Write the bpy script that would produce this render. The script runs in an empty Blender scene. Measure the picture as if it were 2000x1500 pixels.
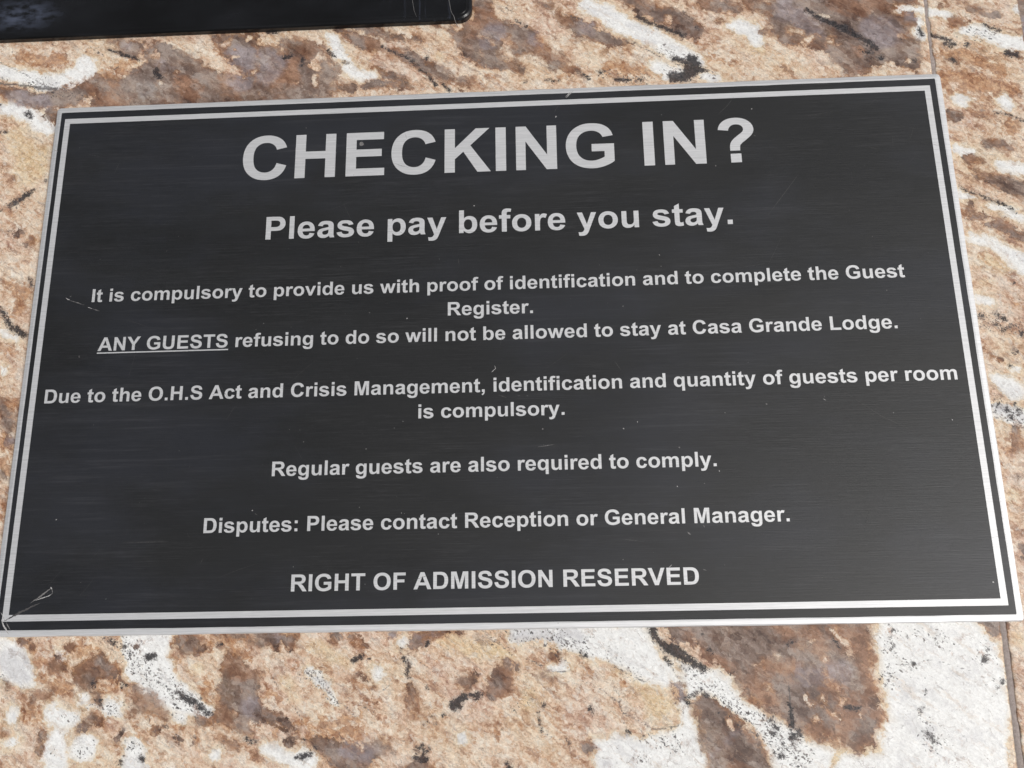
import bpy, math, random
import numpy as np
from mathutils import Matrix, Vector
random.seed(7)
scene = bpy.context.scene
col = scene.collection
MM = 0.001

# ---------------------------------------------------------------- camera
cam_data = bpy.data.cameras.new('camera')
cam_data.sensor_fit = 'HORIZONTAL'
cam_data.sensor_width = 36.0
cam_data.lens = 36.0 * 1836.29 / 2000.0
cam_data.clip_start = 0.01
cam_data.clip_end = 50.0
cam = bpy.data.objects.new('camera', cam_data)
col.objects.link(cam)
# columns: right, up, backward
RX = Vector((0.99877572, -0.01448205, -0.04730046))
RY = Vector((-0.02656678, -0.9636239, -0.26593832))
RZ = Vector((-0.04172853, 0.26686936, -0.96282889))
m3 = Matrix((RX, -RY, -RZ)).transposed()
cam.matrix_world = Matrix.Translation((0.0188861, -0.09490381, 0.28724841)) @ m3.to_4x4()
scene.camera = cam

# ---------------------------------------------------------------- light
SUN_DIR = Vector((0.60, -0.24, 0.76)).normalized()      # towards the sun
elev = math.asin(SUN_DIR.z)
azim = math.atan2(SUN_DIR.x, SUN_DIR.y)
world = bpy.data.worlds.new('World')
scene.world = world
world.use_nodes = True
wn = world.node_tree.nodes; wl = world.node_tree.links
for n in list(wn): wn.remove(n)
sky = wn.new('ShaderNodeTexSky'); sky.sky_type = 'NISHITA'; sky.sun_disc = False
sky.sun_elevation = elev; sky.sun_rotation = azim
sky.air_density = 1.0; sky.dust_density = 6.0; sky.ozone_density = 1.0
hsv = wn.new('ShaderNodeHueSaturation'); hsv.inputs['Saturation'].default_value = 0.22
bg = wn.new('ShaderNodeBackground'); bg.inputs['Strength'].default_value = 0.10
wo = wn.new('ShaderNodeOutputWorld')
wl.new(sky.outputs[0], hsv.inputs['Color']); wl.new(hsv.outputs[0], bg.inputs['Color']); wl.new(bg.outputs[0], wo.inputs['Surface'])
sd = bpy.data.lights.new('sun', 'SUN'); sd.energy = 1.5; sd.angle = math.radians(22); sd.color = (1.0, 0.97, 0.93)
sun = bpy.data.objects.new('sun', sd); col.objects.link(sun)
sun.rotation_euler = SUN_DIR.to_track_quat('Z', 'Y').to_euler()
scene.view_settings.view_transform = 'Standard'
scene.view_settings.look = 'None'
scene.view_settings.gamma = 1.0
scene.view_settings.exposure = 0.03

# ---------------------------------------------------------------- helpers
def lin(r, g, b):
    f = lambda c: (c / 255 / 12.92) if c / 255 <= 0.04045 else ((c / 255 + 0.055) / 1.055) ** 2.4
    return (f(r), f(g), f(b), 1.0)

def mesh_object(name, verts, faces, material=None, parent=None, smooth=False):
    me = bpy.data.meshes.new(name)
    me.from_pydata([tuple(v) for v in verts], [], faces)
    me.update()
    if smooth:
        for p in me.polygons: p.use_smooth = True
    o = bpy.data.objects.new(name, me)
    if material: me.materials.append(material)
    col.objects.link(o)
    if parent: o.parent = parent
    return o

def empty(name, loc, label=None, cat=None):
    o = bpy.data.objects.new(name, None); col.objects.link(o)
    o.location = loc; o.empty_display_size = 0.02
    if label: o['label'] = label
    if cat: o['category'] = cat
    return o

class NT:
    """small wrapper that builds a node tree by function calls"""
    def __init__(self, name):
        self.mat = bpy.data.materials.new(name); self.mat.use_nodes = True
        self.t = self.mat.node_tree
        for n in list(self.t.nodes): self.t.nodes.remove(n)
        self.out = self.t.nodes.new('ShaderNodeOutputMaterial')
    def put(self, sock, v):
        if isinstance(v, bpy.types.NodeSocket): self.t.links.new(v, sock)
        else: sock.default_value = v
    def math(self, op, a, b=0.0, c=0.0, clamp=False):
        n = self.t.nodes.new('ShaderNodeMath'); n.operation = op; n.use_clamp = clamp
        self.put(n.inputs[0], a); self.put(n.inputs[1], b); self.put(n.inputs[2], c); return n.outputs[0]
    def step(self, v, lo, hi):
        n = self.t.nodes.new('ShaderNodeMapRange'); n.interpolation_type = 'SMOOTHSTEP'
        self.put(n.inputs[0], v); n.inputs[1].default_value = lo; n.inputs[2].default_value = hi
        n.inputs[3].default_value = 0; n.inputs[4].default_value = 1; return n.outputs[0]
    def range(self, v, lo, hi, a, b):
        n = self.t.nodes.new('ShaderNodeMapRange'); self.put(n.inputs[0], v)
        n.inputs[1].default_value = lo; n.inputs[2].default_value = hi
        n.inputs[3].default_value = a; n.inputs[4].default_value = b; return n.outputs[0]
    def mix(self, f, a, b, mode='MIX'):
        n = self.t.nodes.new('ShaderNodeMix'); n.data_type = 'RGBA'; n.blend_type = mode
        self.put(n.inputs[0], f); self.put(n.inputs[6], a); self.put(n.inputs[7], b); return n.outputs[2]
    def coord(self):
        n = self.t.nodes.new('ShaderNodeTexCoord'); return n.outputs['Object']
    def mapping(self, v, loc=(0, 0, 0), rot=(0, 0, 0), scale=(1, 1, 1)):
        n = self.t.nodes.new('ShaderNodeMapping'); self.put(n.inputs[0], v)
        n.inputs[1].default_value = loc; n.inputs[2].default_value = rot; n.inputs[3].default_value = scale; return n.outputs[0]
    def noise(self, v, scale, detail=4, rough=0.55, dist=0.0, color=False):
        n = self.t.nodes.new('ShaderNodeTexNoise'); self.put(n.inputs['Vector'], v)
        n.inputs['Scale'].default_value = scale; n.inputs['Detail'].default_value = detail
        n.inputs['Roughness'].default_value = rough; n.inputs['Distortion'].default_value = dist
        return n.outputs['Color' if color else 'Fac']
    def voronoi(self, v, scale, feature='F1', rand=1.0):
        n = self.t.nodes.new('ShaderNodeTexVoronoi'); self.put(n.inputs['Vector'], v)
        n.feature = feature; n.inputs['Scale'].default_value = scale; n.inputs['Randomness'].default_value = rand; return n
    def vadd(self, a, b, scale=None):
        if scale is not None:
            s = self.t.nodes.new('ShaderNodeVectorMath'); s.operation = 'SCALE'
            self.put(s.inputs[0], b); s.inputs[3].default_value = scale; b = s.outputs[0]
        n = self.t.nodes.new('ShaderNodeVectorMath'); n.operation = 'ADD'
        self.put(n.inputs[0], a); self.put(n.inputs[1], b); return n.outputs[0]
    def sep(self, v):
        n = self.t.nodes.new('ShaderNodeSeparateColor'); self.put(n.inputs[0], v); return n.outputs
    def attr(self, name):
        n = self.t.nodes.new('ShaderNodeAttribute'); n.attribute_name = name; return n.outputs
    def ramp(self, v, stops, mode='LINEAR'):
        n = self.t.nodes.new('ShaderNodeValToRGB'); self.put(n.inputs[0], v); n.color_ramp.interpolation = mode
        e = n.color_ramp.elements
        while len(e) < len(stops): e.new(0.5)
        for i, (p, c) in enumerate(stops): e[i].position = p; e[i].color = c
        return n.outputs[0]
    def bump(self, h, strength, distance, normal=None):
        n = self.t.nodes.new('ShaderNodeBump'); n.inputs['Strength'].default_value = strength
        n.inputs['Distance'].default_value = distance; self.put(n.inputs['Height'], h)
        if normal is not None: self.put(n.inputs['Normal'], normal)
        return n.outputs[0]
    def bsdf(self, **kw):
        n = self.t.nodes.new('ShaderNodeBsdfPrincipled')
        for k, v in kw.items():
            self.put(n.inputs[k.replace('_', ' ')], v)
        self.t.links.new(n.outputs[0], self.out.inputs[0]); return n

# ---------------------------------------------------------------- measured marks
STROKES = {  # mineral bands of the stone: x, y, half width in mm on the slab
 'W': [
  [(-177.7,107.8,2.85),(-165.9,104.7,3.03),(-156.1,102.0,3.62),(-147.0,104.7,5.63),(-146.6,108.9,4.04)],
  [(-175.6,92.0,2.39),(-169.9,91.8,3.19),(-163.9,88.8,3.17),(-156.8,84.0,2.75)],
  [(-123.2,100.1,4.37),(-122.7,96.9,3.76)],
  [(-121.5,104.2,1.6)],
  [(35.9,126.3,2.78),(44.8,118.8,3.93),(55.3,111.9,3.89),(65.7,105.2,3.66),(72.9,100.7,2.29)],
  [(59.1,99.3,3.06),(65.1,96.6,2.28)],
  [(61.5,95.1,1.9)],
  [(74.7,94.5,1.9),(78.2,93.0,1.89)],
  [(86.0,114.6,2.33),(92.9,111.4,3.09),(93.4,106.6,2.11)],
  [(-58.1,116.6,1.8),(-53.8,110.1,2.38),(-50.7,106.6,1.58)],
  [(-51.2,103.6,2.16),(-46.5,100.9,2.74),(-41.0,99.0,2.14)],
  [(143.4,118.9,1.35),(152.0,117.4,1.73)],
  [(150.6,113.1,1.72),(150.3,106.9,1.9)],
  [(155.1,116.2,1.73),(160.5,115.1,1.73)],
  [(165.7,108.2,2.28),(171.6,106.7,2.84),(178.0,103.1,3.2),(185.6,101.5,3.76)],
  [(185.5,115.5,2.68)],
  [(160.7,81.1,2.39)],
  [(174.6,80.2,2.93)],
  [(156.8,63.0,1.8),(161.7,61.6,1.61)],
  [(169.4,57.1,1.96),(177.0,54.2,2.48)],
  [(155.2,45.3,1.58),(158.4,44.7,1.05)],
  [(163.9,42.0,0.87),(170.8,39.0,1.74),(174.6,37.1,1.73)],
  [(157.3,31.0,2.07),(164.9,27.1,2.06),(172.1,20.9,3.73)],
  [(156.7,9.5,1.84),(159.7,8.2,1.67)],
  [(158.2,-18.1,2.58),(163.1,-21.5,3.21)],
  [(156.8,-27.1,2.55),(162.6,-29.7,3.49)],
  [(164.3,-14.1,1.62)],
  [(-163.1,9.1,1.61),(-158.7,5.4,1.25)],
  [(-161.7,-4.8,1.41)],
  [(-105.7,-91.3,7.87),(-105.0,-99.5,6.86),(-99.7,-106.1,5.58),(-92.5,-109.5,4.04),(-85.3,-112.5,2.68)],
  [(-131.1,-113.7,3.46),(-126.1,-114.5,3.45)],
  [(-131.2,-123.7,4.01),(-129.4,-119.4,2.54),(-128.9,-127.2,4.28)],
  [(-121.3,-123.1,4.0)],
  [(-106.0,-121.8,2.36),(-106.0,-127.0,3.67)],
  [(-143.2,-120.7,2.39)],
  [(-144.9,-113.5,2.27)],
  [(-67.1,-122.9,1.9),(-60.9,-125.1,2.03),(-54.8,-127.5,3.04)],
  [(-55.9,-101.9,1.35),(-49.6,-106.0,1.49),(-46.4,-110.7,1.33)],
  [(-93.6,-114.1,2.08)],
  [(-82.1,-125.6,2.04)],
  [(-35.2,-103.3,2.08)],
  [(-10.1,-120.7,1.73)],
  [(50.1,-101.5,1.76),(52.9,-105.9,1.45),(54.5,-113.0,1.15),(54.7,-118.6,2.28)],
  [(-130.9,-96.6,1.85)],
  [(-27.7,-93.9,1.51)],
  [(20.2,-101.1,1.77),(17.1,-102.5,1.18)],
 ],
 'B': [
  [(-176.6,99.8,2.01),(-164.8,95.7,4.0),(-155.4,95.3,4.38),(-146.3,98.4,3.59),(-141.0,100.9,4.4)],
  [(-157.5,89.8,2.38),(-154.1,87.6,2.37)],
  [(-54.5,119.0,1.4),(-48.8,115.5,2.19),(-42.2,112.5,2.38),(-35.7,110.0,1.58),(-28.3,106.8,2.16),(-21.0,102.7,2.54),(-16.4,99.3,2.13),(-13.3,96.7,1.16)],
  [(-48.0,120.0,1.8),(-39.6,118.3,2.19),(-35.5,115.1,1.39),(-30.3,114.4,1.39),(-23.8,112.8,0.99)],
  [(-41.1,103.2,0.78),(-35.5,100.2,1.76),(-30.0,97.9,1.75),(-27.8,95.5,1.55)],
  [(-54.6,95.5,1.56),(-48.2,95.0,1.75)],
  [(-42.7,96.2,1.94),(-35.5,96.5,1.75),(-30.0,94.8,1.74)],
  [(-9.2,94.9,1.93),(-5.6,96.8,1.35)],
  [(8.1,103.4,0.97),(10.7,100.2,1.55)],
  [(17.3,127.6,1.0),(23.1,124.8,0.79)],
  [(81.7,116.9,1.75)],
  [(76.7,123.5,2.36),(86.9,121.8,2.35)],
  [(96.4,111.6,1.35)],
  [(92.4,123.4,2.74),(98.9,119.9,2.73)],
  [(162.8,112.1,2.1),(167.0,111.3,1.34)],
  [(168.6,116.0,1.73),(176.9,113.2,1.72)],
  [(159.2,118.5,1.16)],
  [(159.8,96.7,1.31),(162.3,96.1,0.94)],
  [(178.2,98.4,1.31),(182.2,96.8,1.12)],
  [(156.9,75.5,2.56)],
  [(163.8,76.2,1.46),(167.8,74.9,1.28)],
  [(168.0,64.4,1.98),(173.9,62.6,1.61)],
  [(159.8,59.8,1.43),(163.8,58.5,1.61)],
  [(161.9,53.7,1.95),(169.1,49.6,2.64),(176.1,46.8,3.16)],
  [(157.2,41.9,1.75),(158.6,37.6,1.91),(166.9,34.6,2.42),(172.3,30.8,2.24)],
  [(156.3,-9.2,0.49),(160.1,-10.6,0.49)],
  [(168.4,7.6,1.0)],
  [(161.5,-32.1,1.11),(159.7,-38.8,1.25)],
  [(160.0,-48.8,0.93)],
  [(157.0,-70.9,1.5)],
  [(-163.4,44.4,1.5),(-160.4,43.5,0.75)],
  [(-157.5,40.4,1.68)],
  [(-165.8,44.9,0.75)],
  [(-161.1,-16.2,2.43),(-158.1,-20.2,2.24),(-156.8,-24.9,1.71)],
  [(-155.6,-29.5,2.38)],
  [(-157.8,-40.8,1.68)],
  [(-144.3,-91.5,1.09),(-140.2,-93.3,1.71)],
  [(-132.3,-98.8,2.61),(-129.7,-98.8,1.84)],
  [(-128.4,-93.5,1.24),(-129.5,-95.4,0.77)],
  [(-119.1,-106.6,1.36),(-118.3,-109.8,0.75)],
  [(-147.3,-104.8,1.38)],
  [(-137.7,-108.1,1.37),(-134.2,-108.7,1.21)],
  [(-139.0,-110.4,1.21)],
  [(-132.5,-106.1,0.91)],
  [(-107.8,-94.5,1.38)],
  [(-120.8,-114.4,1.35),(-118.8,-116.1,1.35)],
  [(-122.0,-117.2,1.34)],
  [(-124.0,-118.9,1.04)],
  [(-109.9,-118.7,0.89),(-111.8,-120.9,1.04)],
  [(-110.5,-124.2,0.59)],
  [(-108.3,-114.2,1.64)],
  [(-100.5,-118.5,1.48),(-97.9,-117.8,0.59)],
  [(-134.5,-119.1,1.2),(-135.2,-123.6,1.34)],
  [(-79.6,-121.4,1.47),(-75.9,-122.2,1.32)],
  [(-88.5,-121.3,0.74)],
  [(-93.2,-120.1,0.74)],
  [(-96.9,-93.6,0.92)],
  [(-47.8,-92.3,1.97)],
  [(-41.6,-92.2,1.82),(-38.3,-95.4,0.75)],
  [(-31.3,-91.3,1.21)],
  [(-40.1,-102.9,1.04),(-38.6,-105.0,0.59)],
  [(-36.6,-106.9,0.74)],
  [(-25.5,-107.0,1.33),(-25.1,-110.9,1.32),(-22.7,-114.3,1.02)],
  [(-71.3,-103.1,1.5)],
  [(-9.3,-106.5,1.62),(-5.2,-104.8,1.33)],
  [(17.6,-98.2,1.04),(19.8,-98.7,0.89)],
  [(14.8,-104.2,1.03),(18.0,-104.9,0.73)],
  [(26.9,-124.1,1.71)],
  [(8.6,-115.3,0.87)],
  [(150.0,-106.4,0.71)],
  [(149.7,-114.8,0.99)],
  [(-61.1,-121.3,1.02),(-58.9,-120.2,0.88)],
  [(21.0,-122.7,0.71)],
  [(26.9,-102.0,0.59)],
  [(6.6,-101.0,0.74)],
 ],
 'P': [
  [(-121.1,114.3,0.4),(-120.6,111.5,0.6)],
  [(-125.7,113.5,1.01),(-124.4,115.5,0.61)],
  [(-118.1,99.8,0.79)],
  [(-112.4,104.8,0.4)],
  [(-96.3,115.0,1.41),(-93.6,116.2,0.81)],
  [(-86.1,117.1,1.01)],
  [(-90.9,109.3,0.6)],
  [(-84.4,103.1,0.79)],
  [(-91.5,112.7,0.4)],
  [(-80.9,116.9,1.81),(-77.4,118.0,1.41)],
  [(-74.3,112.3,0.8)],
  [(-61.1,108.3,0.99),(-63.2,105.0,1.18),(-60.9,103.3,0.79)],
  [(-58.7,107.6,0.79)],
  [(-61.2,100.4,0.78),(-60.7,97.2,0.98)],
  [(-68.0,97.6,0.59)],
  [(-3.7,114.4,0.39),(-0.9,113.2,0.59),(1.3,111.4,0.59)],
  [(-3.1,109.3,0.39),(-2.8,107.2,0.39)],
  [(4.1,107.3,1.17),(6.6,105.1,1.56)],
  [(-11.4,118.6,1.59)],
  [(-37.3,112.6,1.19),(-33.0,111.6,1.19)],
  [(64.6,117.0,1.17)],
  [(57.4,118.6,0.59)],
  [(116.3,118.2,0.78),(119.4,117.2,0.77)],
  [(105.6,110.7,0.77),(109.1,110.2,0.77)],
  [(111.7,107.1,1.53),(114.3,108.7,0.96)],
  [(119.9,106.3,0.95)],
  [(121.8,104.6,0.57)],
  [(116.9,99.7,1.14)],
  [(134.4,95.0,1.31),(137.4,95.7,1.13),(139.8,96.4,0.94)],
  [(144.2,97.4,0.75)],
  [(144.1,107.6,0.95)],
  [(150.1,99.6,0.57)],
  [(140.7,111.5,0.57)],
  [(68.5,122.5,1.18)],
  [(99.3,113.1,0.77)],
  [(-88.7,-92.3,0.92)],
  [(-76.9,-112.6,0.59),(-77.2,-115.0,0.59)],
  [(-77.6,-119.1,1.18)],
  [(-71.6,-116.6,1.18)],
  [(-64.4,-92.9,0.76)],
  [(-67.7,-94.7,0.76)],
  [(-39.2,-122.6,0.87),(-38.6,-124.0,0.43)],
  [(-34.7,-124.6,0.29),(-33.8,-127.4,0.29)],
  [(89.3,-110.3,0.43),(89.7,-111.4,0.29)],
  [(94.4,-110.4,0.43),(94.8,-113.4,0.43),(99.2,-116.5,0.43)],
  [(95.8,-101.4,0.29),(95.9,-105.7,0.29),(99.7,-108.7,0.43)],
  [(100.9,-111.4,0.71),(100.0,-112.8,0.57)],
  [(98.8,-92.4,0.59),(102.4,-96.8,0.73),(104.6,-101.1,0.72)],
  [(91.3,-112.8,0.86)],
  [(92.5,-117.6,0.71)],
  [(104.7,-116.3,0.43)],
  [(98.3,-121.8,0.42)],
  [(82.3,-98.8,0.44)],
  [(56.4,-96.1,0.74)],
  [(59.4,-97.1,0.44)],
  [(58.4,-94.4,0.44)],
  [(76.9,-101.9,0.44),(78.4,-101.4,0.29)],
  [(66.8,-117.3,1.0),(68.5,-118.7,0.57)],
  [(79.3,-107.6,0.43)],
  [(89.1,-97.0,0.44),(93.7,-95.7,0.29)],
  [(154.6,35.1,0.87),(166.4,36.8,0.52)],
  [(162.7,51.4,0.71)],
  [(-126.3,-98.4,0.46)],
 ],
 'O': [
  [(-170.9,113.9,2.45),(-161.0,110.9,2.85),(-155.4,112.1,2.44)],
  [(-163.4,107.2,1.22),(-158.8,108.6,1.62)],
  [(42.1,99.3,2.3),(56.3,97.6,1.91)],
  [(25.0,97.4,1.54)],
  [(75.0,106.4,1.35),(76.5,101.8,1.15)],
  [(81.3,100.3,1.14),(86.2,98.7,1.14)],
  [(19.1,112.2,0.78),(21.6,104.8,0.78)],
  [(156.7,99.4,1.88),(166.8,97.5,2.63),(174.6,91.6,2.6)],
  [(157.2,90.3,2.98),(165.5,88.0,4.08),(176.9,84.5,3.32)],
  [(157.2,84.4,1.48),(168.0,81.9,1.84)],
  [(174.8,70.9,3.26)],
  [(161.3,59.0,2.14)],
  [(167.4,66.4,1.44)],
  [(169.3,34.5,1.38)],
  [(162.7,111.7,2.29)],
  [(170.5,111.1,1.52)],
  [(158.8,24.1,0.85)],
  [(158.7,-35.2,1.1),(161.7,-37.7,1.88),(156.4,-40.0,0.94)],
  [(154.3,-43.9,0.62)],
  [(168.2,6.2,1.0)],
  [(-164.8,25.1,1.46),(-158.2,22.1,2.18),(-159.9,14.8,1.8)],
  [(-160.1,2.2,1.77)],
  [(-155.8,-17.2,1.21)],
  [(-158.7,-27.4,1.37),(-156.7,-39.1,2.02)],
  [(-155.4,-52.3,1.98)],
  [(-137.8,106.0,2.01),(-128.6,108.7,1.61)],
  [(-133.7,103.3,1.6)],
  [(-140.4,-96.6,1.39),(-137.4,-97.8,1.23)],
  [(-125.3,-93.5,1.55),(-122.6,-96.0,1.54)],
  [(-135.6,-102.3,1.84)],
  [(-130.6,-105.0,2.29),(-126.9,-106.8,1.52)],
  [(-115.5,-99.6,1.22)],
  [(-127.3,-101.2,1.07)],
  [(-117.0,-104.9,1.21),(-113.3,-105.9,1.21)],
  [(-141.1,-112.9,1.81),(-136.3,-113.6,1.81)],
  [(-85.9,-94.1,0.76),(-79.7,-92.7,1.07),(-76.9,-92.4,0.92)],
  [(-79.5,-95.1,1.07),(-74.5,-96.6,1.37)],
  [(-97.1,-98.1,1.37),(-95.1,-100.5,0.91)],
  [(-85.9,-106.3,1.95),(-83.8,-109.6,1.05)],
  [(-104.7,-119.7,0.89)],
  [(-94.1,-117.7,1.19)],
  [(-101.4,-114.0,0.75)],
  [(-89.1,-113.5,0.6)],
  [(-59.9,-100.4,1.05)],
  [(-64.3,-119.0,1.17)],
  [(-58.3,-117.1,1.17),(-49.2,-117.4,2.05),(-40.2,-115.4,1.47)],
  [(-55.1,-120.2,1.31),(-46.1,-120.0,1.75),(-39.2,-118.7,1.75)],
  [(-40.4,-106.4,1.19),(-36.6,-107.6,0.89)],
  [(-68.0,-106.5,0.75),(-64.0,-110.2,0.59)],
  [(-37.1,-127.6,1.44)],
  [(0.1,-118.7,0.58),(0.6,-121.5,0.58)],
  [(17.6,-98.2,1.19)],
  [(5.1,-103.8,0.74),(5.7,-108.9,0.88)],
  [(2.7,-108.8,1.02)],
  [(21.9,-118.2,1.01)],
  [(27.7,-102.7,0.88)],
  [(36.5,-106.4,0.73)],
  [(18.8,-107.6,0.73)],
  [(86.6,-91.9,1.18),(92.5,-92.3,1.18)],
  [(107.6,-92.5,2.05),(108.2,-98.0,2.33),(108.1,-103.8,1.88),(108.7,-109.1,1.43)],
  [(110.8,-116.1,1.13)],
  [(105.2,-124.3,1.4)],
  [(91.2,-120.6,1.13),(98.3,-121.8,1.27)],
  [(100.0,-119.7,1.13)],
  [(75.4,-110.7,0.58)],
  [(74.8,-91.0,1.18)],
  [(87.2,-102.0,1.16)],
  [(148.0,-94.0,0.87)],
  [(-40.8,-94.5,0.76)],
  [(-87.8,-119.9,1.18)],
 ],
 'K': [
  [(-138.3,115.1,0.41),(-132.8,113.2,0.81),(-126.6,110.5,0.6)],
  [(-120.1,105.6,1.0),(-118.7,102.6,1.0)],
  [(-66.8,107.9,0.59),(-66.9,105.2,0.79)],
  [(-74.1,108.9,0.99),(-71.2,109.6,0.6)],
  [(-79.8,120.2,1.21),(-76.9,119.7,1.01)],
  [(-38.5,111.9,0.4),(-28.3,106.1,0.59),(-22.8,100.7,0.58),(-19.1,95.4,0.58)],
  [(-16.4,95.6,0.58),(-13.7,92.7,0.58)],
  [(-57.9,110.7,0.6),(-55.0,108.4,0.4)],
  [(-52.2,105.8,0.39),(-50.3,105.3,0.39)],
  [(-22.1,106.5,0.59)],
  [(53.0,119.6,0.59),(60.0,115.1,0.78),(68.7,110.9,0.97)],
  [(73.4,113.8,0.78)],
  [(112.3,119.2,0.78),(116.1,116.3,0.97),(120.6,113.5,1.16),(124.7,110.6,1.53),(130.0,106.9,1.14),(134.8,102.7,0.76)],
  [(132.5,101.2,0.95)],
  [(135.7,99.0,1.13)],
  [(143.6,106.2,0.57)],
  [(146.8,97.3,0.75)],
  [(29.9,99.1,0.38),(34.8,95.6,0.57)],
  [(39.2,97.8,0.77)],
  [(40.3,98.2,0.57)],
  [(44.6,94.1,0.57),(48.1,93.9,0.76)],
  [(52.9,93.9,0.57)],
  [(9.2,120.1,0.2),(13.8,117.3,0.39)],
  [(12.4,94.9,0.58)],
  [(20.1,95.2,0.38),(24.1,94.8,0.38)],
  [(154.3,107.7,0.76),(158.3,105.3,0.76),(161.6,102.7,0.57)],
  [(158.1,103.5,0.57),(160.5,101.9,0.57)],
  [(172.1,110.0,0.57),(177.0,107.7,0.57)],
  [(165.8,102.5,0.94)],
  [(178.2,98.4,1.12),(181.3,97.7,0.94)],
  [(160.1,96.5,1.12)],
  [(150.7,110.0,0.76),(150.7,107.3,0.76)],
  [(155.4,48.7,0.26),(159.5,46.3,0.35),(167.3,42.8,0.52),(172.5,39.5,0.35)],
  [(170.3,76.7,0.18),(176.3,74.7,0.27),(180.2,72.6,0.36)],
  [(156.3,3.6,0.83)],
  [(160.6,3.8,0.5),(163.1,2.0,0.66)],
  [(159.4,0.6,0.33),(161.0,0.5,0.33)],
  [(162.3,-1.4,0.66)],
  [(164.8,-0.1,0.5)],
  [(167.6,-2.7,0.82)],
  [(164.4,-8.2,0.65)],
  [(157.1,-25.5,0.64)],
  [(159.6,-27.2,0.8)],
  [(160.3,-29.6,0.64)],
  [(163.0,-27.3,0.8)],
  [(167.5,14.0,0.5)],
  [(162.8,-13.2,0.49)],
  [(-170.3,52.3,0.57)],
  [(-167.2,54.2,0.76),(-161.9,57.9,0.95),(-158.9,60.1,0.38)],
  [(-165.4,15.9,0.72),(-161.2,10.8,0.9),(-156.1,6.4,1.07)],
  [(-157.0,26.6,0.37),(-155.8,23.8,0.55)],
  [(-174.4,83.1,0.3),(-171.0,82.6,0.2)],
  [(-166.0,90.2,0.79),(-163.9,88.8,0.79)],
  [(-175.9,94.1,0.6)],
  [(-155.3,63.3,0.38)],
  [(-115.6,-92.6,0.77)],
  [(-116.6,-91.6,0.62)],
  [(-112.2,-94.2,0.46)],
  [(-104.7,-97.2,0.92),(-102.9,-97.0,0.76)],
  [(-110.1,-95.7,0.31)],
  [(-95.0,-107.2,0.75),(-91.0,-109.0,0.9),(-88.5,-110.6,0.75),(-84.5,-113.2,0.59)],
  [(-104.1,-125.6,0.88)],
  [(-110.0,-126.7,0.73)],
  [(-118.3,-108.8,0.45),(-118.1,-110.2,0.3)],
  [(-120.6,-103.7,0.46),(-120.2,-105.1,0.46)],
  [(-111.5,-105.5,0.61)],
  [(-83.5,-93.8,0.61),(-82.8,-93.5,0.46)],
  [(-73.3,-120.4,0.44),(-70.5,-120.9,0.44)],
  [(-83.7,-113.1,0.45)],
  [(-42.2,-98.4,0.6),(-39.8,-98.1,0.6)],
  [(-37.9,-98.9,0.3)],
  [(-27.3,-98.3,0.75),(-25.6,-99.8,0.6),(-25.4,-103.7,0.45)],
  [(-28.0,-95.8,0.45)],
  [(-20.3,-94.5,0.6)],
  [(-61.6,-95.9,0.45)],
  [(-21.2,-122.8,0.58),(-21.1,-125.4,0.43)],
  [(-22.9,-123.9,0.72)],
  [(-19.6,-123.8,0.72)],
  [(-23.1,-126.4,0.86),(-20.2,-126.5,0.86)],
  [(3.2,-127.7,0.71),(4.0,-129.1,0.85)],
  [(-56.4,-125.8,1.01),(-54.2,-125.1,0.73)],
  [(-56.3,-121.6,0.58)],
  [(-52.7,-123.0,0.44)],
  [(-57.9,-125.5,0.44)],
  [(-20.6,-116.8,0.44)],
  [(-17.6,-116.7,0.44)],
  [(-18.6,-115.0,0.29)],
  [(-15.5,-114.3,0.44)],
  [(-19.9,-107.0,0.44)],
  [(25.9,-98.0,0.59),(27.3,-98.9,0.3)],
  [(13.9,-112.2,0.58)],
  [(27.3,-113.4,0.72),(28.0,-114.8,0.43)],
  [(55.2,-110.9,0.72),(56.1,-112.4,0.58)],
  [(38.5,-119.8,0.57)],
  [(12.4,-114.2,0.29),(13.1,-119.5,0.29)],
  [(57.0,-109.9,0.58),(58.9,-109.1,0.43)],
  [(60.4,-109.1,0.43),(61.5,-110.0,0.58)],
  [(50.3,-99.4,0.44),(51.4,-101.1,0.44)],
  [(54.0,-102.0,0.29),(56.0,-102.9,0.29)],
  [(101.3,-113.8,0.85),(105.0,-113.8,0.43)],
  [(84.7,-112.6,0.43),(84.9,-118.9,0.99)],
  [(79.7,-120.5,0.99)],
  [(85.1,-121.6,0.85)],
  [(81.3,-126.4,0.98)],
  [(82.3,-123.0,0.56)],
  [(86.9,-120.6,0.71)],
  [(122.1,-115.1,0.42)],
  [(122.7,-113.8,0.28)],
  [(121.5,-114.9,0.28)],
  [(142.1,-101.4,0.72)],
  [(143.5,-98.8,0.43)],
  [(121.4,-101.8,0.43)],
  [(145.9,-107.1,0.57)],
  [(123.6,-109.6,0.29)],
  [(115.9,-118.9,0.21)],
  [(122.8,-120.9,0.42),(124.1,-122.0,0.56),(125.4,-123.4,0.28)],
  [(70.8,-103.3,0.44)],
  [(61.1,-93.0,0.3)],
  [(63.1,-96.7,0.29),(64.1,-98.1,0.29)],
  [(69.3,-103.9,0.44)],
  [(86.2,-96.3,0.44),(87.0,-95.6,0.44)],
  [(98.9,-95.0,0.29),(100.9,-97.6,0.29)],
  [(78.5,-116.7,0.43),(80.5,-118.8,0.57)],
 ],
 'V': [
  [(-178.2,111.7,0.2),(-170.0,107.5,0.2),(-163.9,103.4,0.2),(-156.9,100.1,0.3)],
  [(-177.0,102.9,0.4),(-165.5,101.4,0.4),(-155.9,99.9,0.6)],
  [(-68.4,-99.7,0.15),(-64.2,-106.6,0.21),(-59.3,-112.4,0.15),(-55.3,-117.0,0.21)],
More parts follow.
